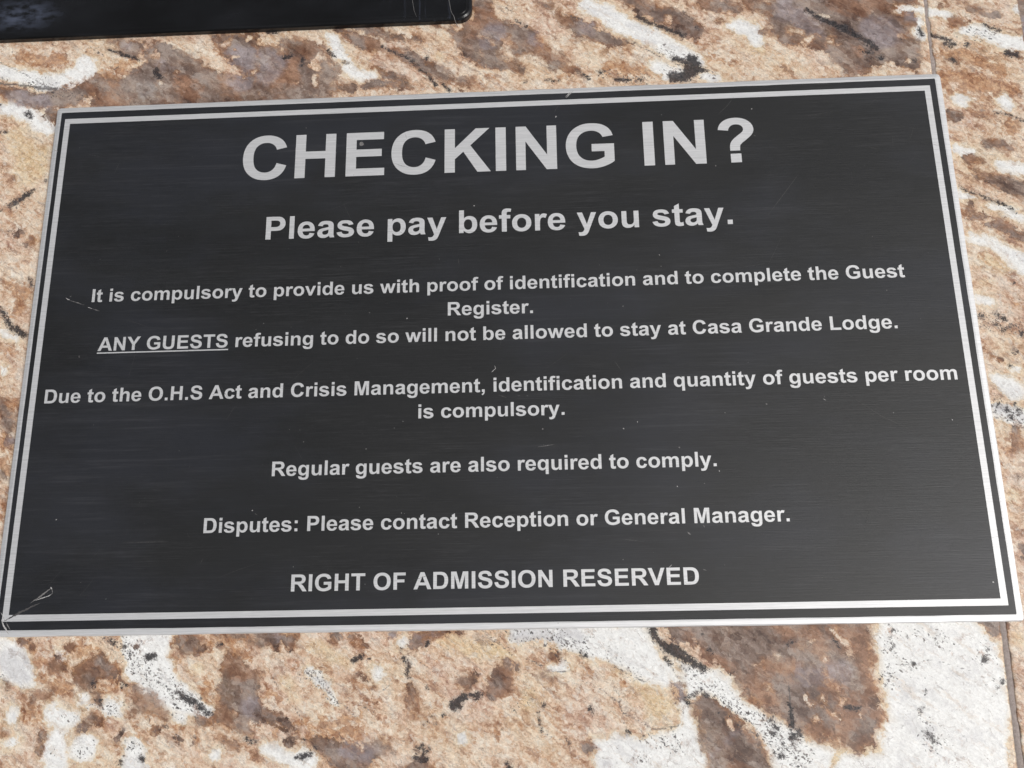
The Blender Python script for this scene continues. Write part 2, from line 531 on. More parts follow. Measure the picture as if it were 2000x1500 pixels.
  [(-55.9,-101.6,0.15),(-52.8,-103.8,0.15),(-49.6,-107.5,0.27),(-44.9,-111.1,0.22),(-40.2,-115.4,0.15)],
  [(26.1,-105.5,0.15),(31.9,-108.5,0.15),(35.5,-111.6,0.26),(37.3,-114.2,0.22),(44.8,-118.5,0.14),(47.7,-119.2,0.14),(54.3,-117.9,0.14)],
  [(8.9,-98.8,0.15),(14.2,-101.1,0.21),(17.1,-102.8,0.15),(22.4,-102.6,0.15)],
  [(50.6,-119.2,0.14),(54.7,-127.5,0.14)],
  [(36.8,-114.9,0.14),(38.8,-120.5,0.14)],
  [(34.2,-107.1,0.15),(36.5,-111.3,0.14)],
  [(44.7,-119.8,0.14),(46.1,-120.8,0.14)],
  [(42.3,-124.0,0.14),(44.9,-129.5,0.14)],
  [(51.6,-101.6,0.15),(56.3,-110.2,0.14)],
  [(116.5,-102.4,0.14),(128.3,-101.2,0.1),(138.0,-104.4,0.14)],
  [(-31.3,-107.7,0.15),(-26.6,-113.4,0.15)],
  [(-33.5,-107.7,0.15),(-31.3,-106.2,0.15)],
  [(85.5,-106.3,0.14),(84.4,-116.1,0.21)],
  [(-23.0,-99.1,0.15),(-18.4,-102.8,0.15)],
  [(-43.4,-110.4,0.15),(-32.6,-114.1,0.15)],
  [(-29.5,-120.5,0.15),(-22.7,-123.1,0.14)],
  [(12.3,-119.5,0.14),(21.0,-122.4,0.14)],
  [(-5.6,-126.3,0.14),(-3.4,-128.4,0.14)],
  [(55.4,79.9,0.19)],
  [(-108.6,115.6,0.2)],
  [(-0.9,-92.1,0.15),(5.1,-98.0,0.22)],
  [(-6.2,-93.5,0.15),(-3.2,-93.8,0.15)],
  [(36.6,-102.8,0.15),(44.0,-105.8,0.15)],
  [(-102.7,-113.3,0.15),(-102.4,-116.2,0.15)],
  [(33.7,114.7,0.1)],
  [(26.7,122.4,0.2),(33.9,118.9,0.2)],
  [(-159.9,118.1,0.31),(-158.3,117.2,0.2)],
  [(-135.9,106.3,0.2),(-133.8,107.9,0.2)],
  [(53.2,107.0,0.19),(60.2,103.0,0.29)],
  [(121.0,-123.6,0.14),(125.2,-124.8,0.14)],
  [(-86.1,-112.1,0.3),(-82.9,-113.5,0.3)],
 ],
 'C': [
  [(-14.7,-94.1,3.3),(-4.0,-97.2,3.28),(2.9,-98.7,2.08)],
  [(41.7,-106.4,2.33),(48.0,-113.6,4.03),(45.6,-115.7,2.59)],
  [(-61.9,-105.1,2.99),(-60.2,-108.8,2.08)],
  [(-49.9,-98.7,2.41)],
  [(-166.6,80.4,5.1),(-161.3,68.1,6.56),(-158.4,74.0,3.89)],
  [(158.7,23.2,2.05),(164.7,20.3,3.06)],
  [(159.9,15.2,2.03)],
  [(-166.2,107.3,2.03),(-159.3,104.9,1.61)],
  [(-17.4,106.7,1.57)],
  [(94.2,105.5,2.68)],
  [(152.4,-95.8,2.9)],
  [(-90.1,-100.4,2.43)],
  [(106.3,-127.3,3.35),(97.7,-127.2,1.96)],
  [(-48.4,100.8,2.35),(-41.0,99.4,1.56)],
  [(-123.0,98.6,2.78)],
  [(-1.0,-105.2,1.47)],
  [(35.1,-102.8,2.35)],
  [(9.4,-111.0,2.91)],
  [(112.4,-112.2,1.14)],
  [(-53.9,-95.0,3.03),(-43.7,-98.8,2.1)],
  [(157.3,-54.2,2.15)],
  [(73.2,-91.7,1.48)],
 ],
 'L': [
  [(88.4,-104.9,3.47),(101.7,-103.9,3.18)],
  [(-89.4,110.1,5.99),(-79.9,105.4,7.93)],
  [(-88.8,99.5,5.13)],
  [(104.3,119.6,5.06),(115.9,110.7,3.84)],
  [(137.0,109.6,7.65)],
  [(0.9,114.2,5.91)],
  [(-147.0,-97.4,5.26),(-141.7,-101.9,3.07)],
  [(5.2,-91.9,3.0),(14.4,-92.3,2.99),(23.5,-93.2,2.38)],
  [(-36.9,-124.6,2.89),(-42.9,-123.1,2.61)],
  [(-72.3,-111.5,3.57)],
  [(148.2,115.3,3.08)],
  [(-172.5,97.1,3.61),(-160.9,94.5,3.99)],
  [(158.6,-25.5,3.83)],
  [(-117.3,107.6,3.21)],
  [(-107.8,-94.5,1.23)],
  [(52.6,-109.4,2.03)],
  [(32.6,-128.0,2.26)],
  [(60.2,-128.2,1.41),(69.5,-120.1,1.42)],
  [(17.3,112.3,3.92)],
  [(35.5,114.6,3.91)],
  [(-131.4,117.4,2.85)],
  [(-155.9,-29.1,2.38)],
  [(124.3,-120.7,1.97)],
  [(-31.6,-91.6,1.82),(-17.7,-91.8,1.81)],
  [(-65.7,-92.6,2.13)],
 ],
 'S': [
  [(-116.7,-91.9,1.86),(-108.7,-97.9,3.06),(-102.3,-103.9,2.73),(-94.1,-108.4,2.7),(-85.3,-112.5,1.79)],
  [(-123.1,-106.6,1.21),(-118.7,-110.7,1.51),(-111.6,-111.8,2.4)],
  [(-126.2,-113.0,0.9)],
  [(6.8,-92.2,2.4),(14.3,-93.1,1.79),(26.4,-95.7,2.37)],
  [(33.8,-99.9,0.88),(41.0,-105.0,0.88)],
  [(56.8,-103.1,1.46),(61.6,-107.4,2.61),(70.0,-113.8,3.44),(78.2,-120.2,4.25),(86.3,-126.4,3.65)],
  [(122.0,-116.5,1.41),(123.4,-122.0,1.96)],
  [(142.1,-101.4,1.73)],
  [(123.4,-94.2,2.04),(131.8,-97.2,0.87)],
  [(119.4,-102.5,1.15)],
  [(144.8,-107.8,1.43)],
  [(-165.5,101.4,2.41),(-155.8,99.5,2.8),(-148.1,97.0,1.59)],
  [(-175.6,103.5,2.02)],
  [(63.4,96.7,3.05),(75.7,96.1,1.9)],
  [(62.1,105.0,1.92),(67.2,101.0,1.91)],
  [(156.9,-26.3,3.51),(162.7,-28.9,3.5)],
  [(153.2,2.3,1.99),(165.5,-0.6,3.3)],
  [(159.2,105.5,1.52),(166.0,104.1,1.51),(175.2,107.8,1.52)],
  [(-3.2,-94.7,1.2),(2.9,-96.5,1.49)],
  [(44.6,-121.2,1.14),(51.8,-122.7,1.42)],
  [(-131.2,-123.7,1.19)],
  [(-121.2,-123.5,1.18)],
  [(-106.7,-122.5,1.48)],
  [(-93.6,-114.8,0.89)],
  [(-165.1,54.5,2.28)],
  [(-143.5,115.8,2.85),(-140.5,114.6,2.03)],
  [(40.3,97.8,1.92),(52.6,94.1,1.52)],
  [(132.5,101.6,3.41)],
  [(-55.9,-103.0,0.9),(-46.4,-110.4,0.89)],
  [(8.4,124.4,2.39)],
  [(6.4,-112.4,1.16)],
  [(116.1,-93.8,1.17),(113.8,-106.7,1.44)],
  [(39.9,-126.7,1.7)],
 ],
}
PATCHES = {
 'B': [
  [(-137.6,119.6),(-124.0,119.4),(-124.8,114.3),(-127.3,111.0),(-132.9,113.4),(-135.4,116.5)],
  [(-123.5,118.1),(-116.2,117.3),(-111.3,114.3),(-105.3,110.4),(-100.4,106.4),(-94.5,102.9),(-88.0,101.6),(-83.4,102.4),(-79.1,91.9),(-82.4,85.9),(-139.7,88.4),(-142.2,94.7),(-139.3,102.3),(-132.8,103.2),(-130.2,105.2),(-125.7,107.1),(-124.1,110.6)],
  [(-101.7,119.2),(-83.5,120.4),(-81.6,87.9),(-87.0,101.6),(-92.0,107.0),(-97.0,111.5),(-100.1,115.9)],
  [(-85.1,115.1),(-76.6,113.7),(-75.3,116.8),(-65.6,117.0),(-60.8,113.3),(-57.9,109.6),(-55.5,105.3),(-53.6,103.8),(-54.7,98.0),(-55.3,89.8),(-83.6,90.0)],
  [(-21.1,119.5),(-15.6,118.2),(-13.7,113.8),(-11.0,110.5),(-8.3,106.2),(-2.8,101.8),(3.5,99.5),(8.5,99.6),(8.6,103.3),(5.4,105.6),(3.0,108.8),(5.5,112.9),(8.8,113.8),(8.9,120.1),(3.7,121.2),(1.1,133.4),(-4.5,133.7),(-5.5,121.9),(-10.1,120.0)],
  [(7.4,117.7),(14.7,117.3),(18.3,115.0),(18.7,111.2),(22.6,106.8),(29.7,101.3),(32.3,99.2),(28.6,97.9),(22.4,100.2),(18.1,106.0),(13.5,106.6),(7.2,105.1)],
  [(25.8,123.6),(28.5,121.3),(35.6,117.8),(41.8,113.9),(47.1,110.9),(51.5,108.0),(45.2,108.7),(43.4,107.3),(38.0,109.2),(31.8,111.6),(29.2,114.9),(25.6,117.2),(24.8,120.4)],
  [(48.0,131.0),(54.4,130.7),(61.3,122.8),(69.4,121.4),(70.9,118.1),(75.3,115.8),(75.9,111.6),(73.0,107.6),(70.4,109.1),(64.3,113.2),(60.0,115.5),(56.5,118.8),(52.2,121.8),(48.7,124.5)],
  [(99.9,130.5),(153.4,127.7),(152.3,119.3),(142.6,119.4),(141.8,117.7),(149.7,116.1),(149.3,112.8),(147.5,109.1),(149.6,105.3),(149.9,100.8),(148.0,92.4),(142.1,93.9),(139.9,97.6),(131.6,93.1),(122.8,92.5),(116.9,99.9),(111.7,104.2),(106.6,105.7),(103.0,105.1),(98.1,109.9)],
  [(-126.5,-99.2),(-124.1,-97.0),(-118.8,-95.1),(-116.5,-99.3),(-112.1,-102.3),(-111.6,-104.5),(-118.7,-103.0),(-120.0,-105.9),(-124.1,-104.3),(-126.2,-102.1)],
  [(-97.9,-90.3),(-90.1,-90.5),(-87.5,-93.0),(-85.8,-95.3),(-88.8,-96.7),(-95.0,-97.1),(-96.3,-94.4)],
  [(-86.1,-90.2),(-72.0,-90.4),(-71.8,-94.3),(-74.7,-92.5),(-81.3,-91.8)],
  [(-110.7,-105.5),(-107.6,-105.3),(-104.3,-107.5),(-100.2,-109.7),(-96.7,-114.1),(-98.1,-115.5),(-101.4,-113.3),(-105.3,-113.3),(-107.6,-110.4),(-109.6,-108.2)],
  [(-82.7,-99.8),(-80.8,-95.7),(-77.1,-96.1),(-75.4,-99.1),(-71.4,-101.4),(-69.7,-108.7),(-66.9,-112.3),(-63.0,-113.7),(-60.6,-115.9),(-57.9,-119.1),(-61.2,-119.3),(-65.9,-117.0),(-69.1,-115.1),(-70.3,-120.1),(-73.3,-120.0),(-79.6,-117.8),(-84.2,-117.1),(-88.2,-115.2),(-90.0,-111.3),(-87.5,-113.8),(-83.6,-114.5),(-82.3,-111.4),(-81.8,-107.1),(-81.3,-104.2)],
  [(-72.8,-90.1),(-58.3,-90.3),(-59.4,-93.4),(-61.6,-95.6),(-63.3,-93.5),(-64.8,-93.8),(-65.5,-96.3),(-68.7,-94.3),(-72.6,-94.3)],
  [(-26.2,-91.7),(-20.8,-90.6),(-8.5,-90.5),(-9.3,-92.0),(-16.2,-92.6),(-21.6,-94.4),(-25.4,-96.9),(-26.2,-95.0)],
  [(-55.1,-121.2),(-49.1,-119.8),(-43.0,-121.7),(-40.0,-121.1),(-35.5,-122.1),(-34.0,-120.4),(-30.2,-121.9),(-29.4,-125.3),(-33.9,-126.0),(-36.7,-131.5),(-45.7,-131.4),(-48.9,-125.9),(-53.4,-124.4)],
  [(-2.5,-105.9),(-0.2,-102.3),(3.6,-99.9),(5.6,-100.2),(5.5,-107.4),(2.7,-109.5),(-1.0,-109.5),(-2.8,-108.0)],
  [(-28.1,-129.2),(-24.9,-127.3),(-20.5,-126.4),(-17.5,-127.8),(-16.3,-131.7),(-26.3,-131.6)],
  [(51.0,-107.0),(54.0,-107.3),(55.2,-110.9),(52.5,-111.8)],
  [(47.2,-87.7),(111.0,-88.7),(109.7,-95.2),(110.1,-102.4),(110.1,-109.4),(112.1,-114.3),(112.3,-116.4),(108.8,-120.5),(108.4,-124.3),(103.7,-125.5),(98.2,-122.7),(91.1,-122.1),(84.9,-118.6),(78.7,-114.9),(73.3,-109.7),(69.5,-104.7),(65.1,-101.0),(57.9,-97.0),(52.1,-93.6)],
  [(56.2,-111.6),(59.2,-110.2),(64.3,-111.3),(69.8,-115.9),(73.9,-120.4),(77.8,-125.7),(79.3,-132.5),(59.6,-132.3),(61.1,-126.2),(58.5,-121.4),(57.4,-115.8)],
  [(140.6,-89.1),(149.3,-89.3),(149.1,-96.0),(146.0,-94.6),(143.2,-93.7)],
 ],
 'W': [
  [(113.4,-88.7),(139.9,-89.1),(142.7,-94.2),(147.2,-96.5),(147.2,-107.1),(144.9,-133.0),(94.3,-132.6),(98.6,-126.1),(108.8,-126.0),(110.2,-121.2),(113.3,-116.4),(112.3,-108.0),(111.7,-101.0),(110.9,-95.2)],
  [(-152.0,-89.8),(-145.4,-91.1),(-140.6,-97.5),(-137.9,-100.5),(-138.1,-104.9),(-142.8,-105.6),(-150.1,-103.6)],
  [(-125.6,-105.1),(-123.1,-105.8),(-118.8,-110.2),(-115.2,-107.4),(-111.1,-109.6),(-110.6,-114.2),(-116.0,-114.2),(-120.2,-111.2),(-124.3,-109.4)],
  [(5.3,-88.5),(45.1,-89.1),(46.8,-94.3),(50.2,-100.1),(51.6,-107.3),(48.3,-107.2),(46.9,-106.1),(41.0,-104.6),(35.2,-101.3),(29.3,-99.8),(20.3,-96.8),(12.8,-93.8),(5.2,-93.7)],
  [(27.0,-121.3),(34.4,-120.0),(41.7,-121.2),(49.1,-119.9),(55.2,-116.5),(57.9,-120.0),(61.4,-127.2),(58.6,-130.9),(31.0,-132.1),(28.3,-125.2)],
  [(52.9,-100.1),(56.8,-101.6),(64.2,-102.5),(69.2,-105.4),(71.8,-109.7),(75.9,-113.2),(78.6,-116.0),(84.9,-118.9),(91.0,-123.1),(97.9,-125.5),(94.3,-132.6),(80.8,-132.5),(77.8,-125.4),(72.6,-117.6),(64.3,-111.4),(60.0,-109.7),(55.6,-110.2),(54.4,-104.5)],
 ],
 'K': [
  [(70.0,103.6),(72.6,102.8),(73.3,99.3),(75.8,96.5),(73.1,96.2),(71.2,94.3),(68.4,92.4),(62.8,92.6),(62.1,95.7),(63.7,97.1),(66.9,96.5),(68.0,99.5),(64.0,101.2),(63.8,103.2),(66.4,102.3),(68.1,101.6)],
  [(-13.8,-112.2),(-12.3,-110.1),(-9.3,-108.7),(-6.3,-108.7),(-4.0,-108.3),(-3.3,-109.5),(-5.5,-110.9),(-7.8,-110.1),(-9.3,-111.5),(-10.8,-113.9),(-13.1,-113.3)],
  [(45.1,-89.1),(47.8,-89.6),(48.5,-93.3),(51.3,-94.9),(54.2,-95.5),(55.6,-97.3),(58.5,-99.5),(63.5,-102.7),(61.2,-103.3),(56.9,-101.5),(52.9,-99.6),(50.4,-97.9),(48.2,-95.7),(46.1,-92.8)],
 ],
}
SCRATCHES = [  # half width mm, strength, points mm on the sign face
 (0.25,0.9,[(-150.14,-85.36),(-149.26,-87.19),(-147.33,-89.77)]),
 (0.141,0.9,[(-150.59,-83.23),(-149.79,-84.46),(-148.94,-85.99)]),
 (0.187,0.5,[(-148.58,-86.29),(-147.03,-88.43)]),
 (0.344,0.35,[(-149.28,-85.83),(-144.5,-83.33),(-141.79,-82.01),(-138.76,-80.69)]),
 (0.283,0.5,[(-141.66,-80.49),(-138.99,-78.85),(-137.25,-77.35),(-135.77,-76.3)]),
 (0.141,0.8,[(-140.14,-79.9),(-138.61,-79.32),(-136.3,-78.59),(-135.11,-77.85)]),
 (0.347,1,[(-135.97,-75.99),(-135.41,-76.62)]),
 (0.158,0.5,[(-135.41,-76.62),(-135.09,-78.0)]),
 (0.179,0.8,[(-142.16,18.58),(-140.68,17.81)]),
 (0.215,0.9,[(-141.38,17.83),(-140.72,18.17)]),
 (0.144,0.7,[(-140.8,18.9),(-140.15,19.24)]),
 (0.125,0.6,[(-140.66,17.63),(-138.13,16.82),(-135.41,15.83)]),
 (0.143,0.8,[(-134.12,15.06),(-132.66,14.47)]),
 (0.107,0.5,[(-132.66,14.47),(-129.96,13.49)]),
 (0.132,0.9,[(29.24,89.43),(26.68,86.74)]),
 (0.132,0.8,[(28.35,89.07),(26.34,86.95)]),
 (0.113,0.4,[(23.96,84.06),(22.29,81.14)]),
 (0.187,0.9,[(22.97,79.92),(22.77,79.14)]),
 (0.093,0.3,[(83.83,84.39),(81.33,81.14),(77.98,77.93)]),
 (0.106,0.4,[(-10.72,28.2),(-10.38,25.82)]),
 (0.1,0.35,[(39.27,-8.76),(40.93,-11.52)]),
 (0.096,0.6,[(14.11,-35.83),(19.39,-35.15)]),
 (0.121,0.9,[(52.29,-73.69),(53.42,-72.65)]),
 (0.121,0.6,[(62.59,-74.17),(63.62,-74.49)]),
 (0.145,0.8,[(103.23,-22.75),(103.96,-23.26)]),
 (0.117,0.8,[(-0.04,-11.21),(1.28,-10.06),(0.96,-9.03)]),
 (0.077,0.4,[(38.99,-64.78),(45.55,-65.67)]),
 (0.115,0.4,[(2.01,-18.7),(4.75,-19.78)]),
 (0.12,0.4,[(58.19,-76.49),(59.58,-76.07)]),
 (0.184,0.5,[(58.74,-63.17),(59.61,-63.95)]),
 (0.115,0.6,[(8.16,-19.2),(8.97,-19.22)]),
 (0.115,0.6,[(10.75,-19.27),(11.56,-19.29)]),
 (0.089,0.25,[(103.0,54.56),(91.63,40.1)]),
 (0.081,0.2,[(108.58,-19.76),(120.11,-28.58),(131.71,-35.01)]),
 (0.174,0.9,[(-152.93,74.23),(-151.19,73.36)]),
 (0.08,0.3,[(-114.71,-62.87),(-100.23,-62.84)]),
 (0.075,0.3,[(90.5,-77.36),(102.49,-77.13)]),
 (0.096,0.5,[(-73.83,-54.7),(-73.16,-55.19)]),
 (0.123,0.7,[(63.64,-60.96),(63.89,-61.74)]),
 (0.123,0.7,[(58.61,-62.86),(59.77,-63.8)]),
]
SPECKS = [
 (-44.19,71.91,1.032,0.7),
 (22.96,79.53,0.28,0.9),
 (-63.74,78.88,0.228,0.6),
 (89.52,79.59,0.295,0.9),
 (58.95,78.76,0.241,0.5),
 (75.91,58.68,0.27,0.6),
 (89.71,69.43,0.364,0.3),
 (-5.39,47.08,0.324,0.8),
 (-39.74,10.11,0.225,0.7),
 (-27.42,7.78,0.275,0.8),
 (42.71,9.79,0.272,0.6),
 (-74.63,7.47,0.226,0.7),
 (-77.05,5.43,0.174,0.5),
 (-135.16,-2.16,0.523,0.35),
 (55.36,27.18,0.226,0.9),
 (55.64,23.2,0.173,0.5),
 (126.87,12.49,0.269,0.6),
 (85.64,-23.92,0.322,0.7),
 (45.4,-28.62,0.258,0.9),
 (41.02,-30.64,0.258,0.8),
 (15.84,-30.17,0.259,0.6),
 (-28.19,-26.58,0.214,0.6),
 (-30.92,-28.66,0.164,0.6),
 (72.65,-26.37,0.209,0.5),
 (124.1,-27.71,0.239,0.6),
 (141.57,-30.43,0.253,0.8),
 (-74.69,-53.73,0.24,0.8),
 (-41.26,-53.49,0.207,0.7),
 (-28.19,-55.5,0.19,0.8),
 (-16.76,-62.14,0.25,0.7),
 (-27.24,-55.67,0.158,0.6),
 (-118.3,-79.81,0.234,0.7),
 (39.01,-70.88,0.213,0.7),
 (69.58,-44.68,0.204,0.9),
 (56.53,-49.13,0.203,0.8),
 (57.89,-37.05,0.286,0.5),
 (64.81,-48.37,0.188,0.5),
 (-39.69,-35.18,0.244,0.6),
 (-59.61,-32.4,0.214,0.6),
 (-61.02,-71.18,0.234,0.5),
 (-38.87,-76.75,0.231,0.5),
 (-136.63,-55.32,0.244,0.8),
 (146.65,-79.38,0.324,0.9),
 (142.89,-32.08,0.158,0.6),
 (139.71,-81.61,0.221,0.4),
 (148.63,-85.7,0.117,0.3),
 (103.61,-22.1,0.161,0.6),
 (-127.92,-25.2,0.253,0.4),
 (117.82,-28.2,0.159,0.4),
 (3.28,-6.7,0.168,0.4),
 (19.02,-89.04,0.149,0.5),
]

# ---------------------------------------------------------------- granite
def granite_material():
    g = NT('granite')
    co = g.mapping(g.coord(), scale=(1000, 1000, 1000))            # millimetres
    wob = g.vadd(g.noise(co, 0.35, 3, 0.6, color=True), (-0.5, -0.5, -0.5))
    wob2 = g.vadd(g.noise(co, 1.1, 4, 0.7, color=True), (-0.5, -0.5, -0.5))
    cw = g.vadd(g.vadd(co, wob, 2.2), wob2, 1.5)
    rp = g.mapping(cw, rot=(0, 0, math.radians(38)))              # x runs along the banding
    st = g.mapping(rp, scale=(0.66, 1.0, 1.0))
    fa = g.sep(g.attr('mineral_a')[0]); fb = g.sep(g.attr('mineral_b')[0]); fc = g.sep(g.attr('mineral_c')[0])
    def field(s): return g.range(s, 0, 1, -1, 1)
    W, B, O = field(fa[0]), field(fa[1]), field(fa[2])
    K, V, C = field(fb[0]), field(fb[1]), field(fb[2]); L, S = field(fc[0]), field(fc[1])
    gr = g.sep(g.voronoi(st, 0.36).outputs['Color'])               # crystals of about 3 mm
    fr = g.sep(g.voronoi(g.mapping(st, loc=(5, 3, 0)), 0.95).outputs['Color'])
    mr = g.sep(g.voronoi(g.mapping(st, loc=(15, 33, 0)), 2.1).outputs['Color'])
    def nz(off, sc, d=8, r=0.66): return g.noise(g.mapping(st, loc=(off, off * 1.7, 0)), sc, d, r)
    def cen(v, a): return g.math('MULTIPLY', g.math('SUBTRACT', v, 0.5), a)
    def ragged(off, sc, amp, cell, camp): return g.math('ADD', cen(nz(off, sc, 9, 0.72), amp), cen(cell, camp))
    A = lambda *q: q[0] if len(q) == 1 else g.math('ADD', q[0], A(*q[1:]))
    M = lambda a, b: g.math('MULTIPLY', a, b)
    # ground mass: cream, peach and pink feldspar
    n1 = nz(11, 0.16); n2 = nz(4, 0.8, 7, 0.72); n3 = nz(77, 0.06, 5, 0.6); n4 = nz(177, 1.9, 5, 0.7)
    t = A(M(n1, 0.75), M(gr[0], 0.12), M(n2, 0.60), M(fr[0], 0.10), M(mr[0], 0.07), -0.085)     # about 0.25 .. 1.1
    base = g.ramp(g.math('MULTIPLY', t, 0.68),
        [(0.35, lin(136, 102, 80)), (0.41, lin(182, 144, 118)), (0.46, lin(212, 180, 153)), (0.52, lin(228, 206, 182)), (0.60, lin(237, 224, 207)), (0.70, lin(243, 236, 226))])
    pinkish = g.step(n3, 0.5, 0.62)
    base = g.mix(M(pinkish, 0.3), base, g.ramp(t, [(0.5, lin(186, 146, 134)), (0.8, lin(226, 204, 194))]))
    ye = A(g.step(A(C, ragged(21, 0.22, 1.0, gr[1], 0.2)), -0.3, 0.5), M(g.step(n3, 0.48, 0.38), 0.3))
    base = g.mix(M(ye, 0.6), base, g.ramp(n2, [(0.32, lin(206, 172, 128)), (0.5, lin(228, 206, 166)), (0.66, lin(236, 222, 192))]))
    # scattered rusty and pale flecks
    rust = g.ramp(A(M(fr[2], 0.22), M(n2, 0.55), M(mr[0], 0.16)),
        [(0.28, lin(118, 76, 52)), (0.40, lin(156, 106, 72)), (0.52, lin(190, 140, 98)), (0.64, lin(214, 174, 134))])
    fl = g.step(A(cen(nz(91, 0.6, 8, 0.8), 1.0), cen(fr[1], 0.2)), 0.105, 0.15)
    c = g.mix(M(fl, 0.6), base, rust)
    fl2 = g.step(A(cen(nz(95, 0.45, 7, 0.75), 1.0), cen(fr[2], 0.22)), 0.09, 0.13)
    c = g.mix(M(fl2, 0.55), c, lin(234, 227, 216))
    # thin streaks drawn out along the banding
    sk = g.mapping(rp, scale=(0.16, 1.0, 1.0), loc=(3, 7, 0))
    s1 = g.noise(sk, 0.55, 7, 0.68); s2 = g.noise(g.mapping(sk, loc=(30, 9, 0)), 0.8, 7, 0.7); s3 = g.noise(g.mapping(sk, loc=(60, 9, 0)), 0.4, 6, 0.7)
    c = g.mix(M(g.step(s1, 0.55, 0.63), 0.55), c, g.ramp(n2, [(0.35, lin(128, 104, 94)), (0.65, lin(176, 150, 136))]))
    c = g.mix(M(g.step(s2, 0.56, 0.64), 0.6), c, lin(240, 231, 214))
    c = g.mix(M(g.step(s3, 0.56, 0.65), 0.5), c, rust)
    veil = M(g.step(g.math('ABSOLUTE', g.math('SUBTRACT', s3, 0.47)), 0.012, 0.0), g.step(n1, 0.5, 0.56))
    c = g.mix(M(veil, 0.6), c, lin(96, 78, 68))
    # rust staining
    om = g.step(A(O, ragged(31, 0.4, 2.6, fr[1], 0.7)), -0.14, 0.2)
    c = g.mix(M(om, 0.72), c, rust)
    # white feldspar
    wv = A(W, ragged(41, 0.4, 2.4, fr[0], 0.3))
    wm = g.step(wv, -0.07, 0.10)
    c = g.mix(M(g.step(wv, -0.6, 0.0), 0.5), c, g.mix(n2, lin(222, 200, 160), lin(240, 230, 208)))
    white = g.ramp(A(M(n2, 0.45), M(n1, 0.25), M(fr[1], 0.05), M(n4, 0.3)),
        [(0.34, lin(212, 211, 210)), (0.44, lin(234, 233, 230)), (0.55, lin(244, 244, 242))])
    white = g.mix(M(g.step(W, 0.7, -0.1), 0.5), white, g.mix(n2, lin(206, 186, 158), lin(238, 228, 210)))
    cl = g.step(nz(141, 0.12, 6, 0.65), 0.5, 0.66)
    white = g.mix(M(cl, 0.5), white, g.mix(n4, lin(180, 182, 188), lin(226, 222, 220)))
    white = g.mix(M(g.step(s3, 0.56, 0.66), 0.4), white, lin(206, 186, 164))
    white = g.mix(M(g.step(s1, 0.57, 0.66), 0.35), white, lin(170, 168, 172))
    c = g.mix(wm, c, white)
    # smoky quartz
    bv = A(B, ragged(51, 0.5, 2.4, gr[2], 0.4), cen(nz(53, 1.3, 6, 0.75), 1.1))
    soft = g.step(nz(171, 0.07, 4, 0.6), 0.44, 0.6)
    bm = g.math('MAXIMUM', M(g.step(bv, -0.04, 0.06), g.math('SUBTRACT', 1.0, M(soft, 0.25))), M(M(g.step(bv, -0.7, 0.7), soft), 0.95))
    rim = M(g.step(bv, -0.5, 0.0), g.step(nz(8, 0.12, 3), 0.42, 0.58))
    c = g.mix(M(rim, 0.6), c, rust)
    sm = nz(61, 0.11, 7, 0.6)
    sv = A(M(sm, 0.85), M(gr[0], 0.16), M(fr[0], 0.08), M(n2, 0.3), -0.12)
    smoky = g.ramp(sv, [(0.38, lin(72, 56, 50)), (0.47, lin(104, 86, 78)), (0.57, lin(130, 113, 104)), (0.70, lin(164, 150, 141))])
    red = g.step(A(cen(nz(3, 0.11, 5, 0.6), 1.0), M(O, 0.12)), -0.10, 0.04)
    smoky = g.mix(M(red, 0.75), smoky, g.ramp(sv, [(0.38, lin(98, 62, 42)), (0.55, lin(138, 98, 74)), (0.7, lin(172, 128, 98))]))
    lm = g.step(A(L, ragged(71, 0.2, 1.2, gr[1], 0.4)), -0.1, 0.5)
    smoky = g.mix(M(lm, 0.8), smoky, g.ramp(sv, [(0.38, lin(116, 104, 104)), (0.74, lin(172, 162, 165))]))
    # rusty glow and pale splinters towards the rims of the quartz
    inner = M(g.step(bv, 0.75, 0.1), g.step(nz(13, 0.2, 6), 0.44, 0.56))
    smoky = g.mix(M(inner, 0.6), smoky, rust)
    spl = g.step(A(cen(nz(29, 0.7, 7, 0.78), 1.0), M(g.step(bv, 1.2, 0.1), 0.07)), 0.16, 0.21)
    smoky = g.mix(M(g.step(s2, 0.57, 0.63), 0.4), smoky, lin(176, 156, 142))
    smoky = g.mix(M(g.step(s1, 0.56, 0.64), 0.45), smoky, lin(70, 54, 48))
    smoky = g.mix(M(spl, 0.75), smoky, g.mix(n4, lin(196, 164, 140), lin(226, 206, 190)))
    smoky = g.mix(M(M(g.step(bv, 0.45, 0.05), g.step(nz(47, 0.25, 5), 0.48, 0.56)), 0.5), smoky, lin(72, 52, 44))
    c = g.mix(bm, c, smoky)
    c = g.mix(M(M(lm, wm), 0.35), c, lin(170, 168, 176))
    # dark seams between the quartz grains
    ed = g.voronoi(g.mapping(st, loc=(5, 3, 0)), 0.3, 'DISTANCE_TO_EDGE').outputs['Distance']
    edm = M(M(g.math('SUBTRACT', 1.0, g.step(ed, 0.0, 0.09)), bm), g.step(nz(33, 0.35, 4), 0.47, 0.62))
    c = g.mix(M(edm, 0.4), c, lin(70, 50, 42))
    # hairlines, broken into dots
    vn = g.noise(g.mapping(co, loc=(9, 1, 0)), 1.3, 5, 0.8)
    vm = g.step(A(V, cen(vn, 1.3)), -0.16, 0.1)
    c = g.mix(M(vm, 0.75), c, lin(86, 84, 84))
    # black mica: ragged blobs with grey skirts
    kv = A(K, cen(g.noise(cw, 0.85, 8, 0.78), 5.5), cen(mr[2], 0.5), 0.0)
    halo = g.step(A(K, cen(nz(15, 1.1, 6, 0.75), 3.0)), -0.5, 0.0)
    c = g.mix(M(halo, 0.30), c, lin(112, 104, 102))
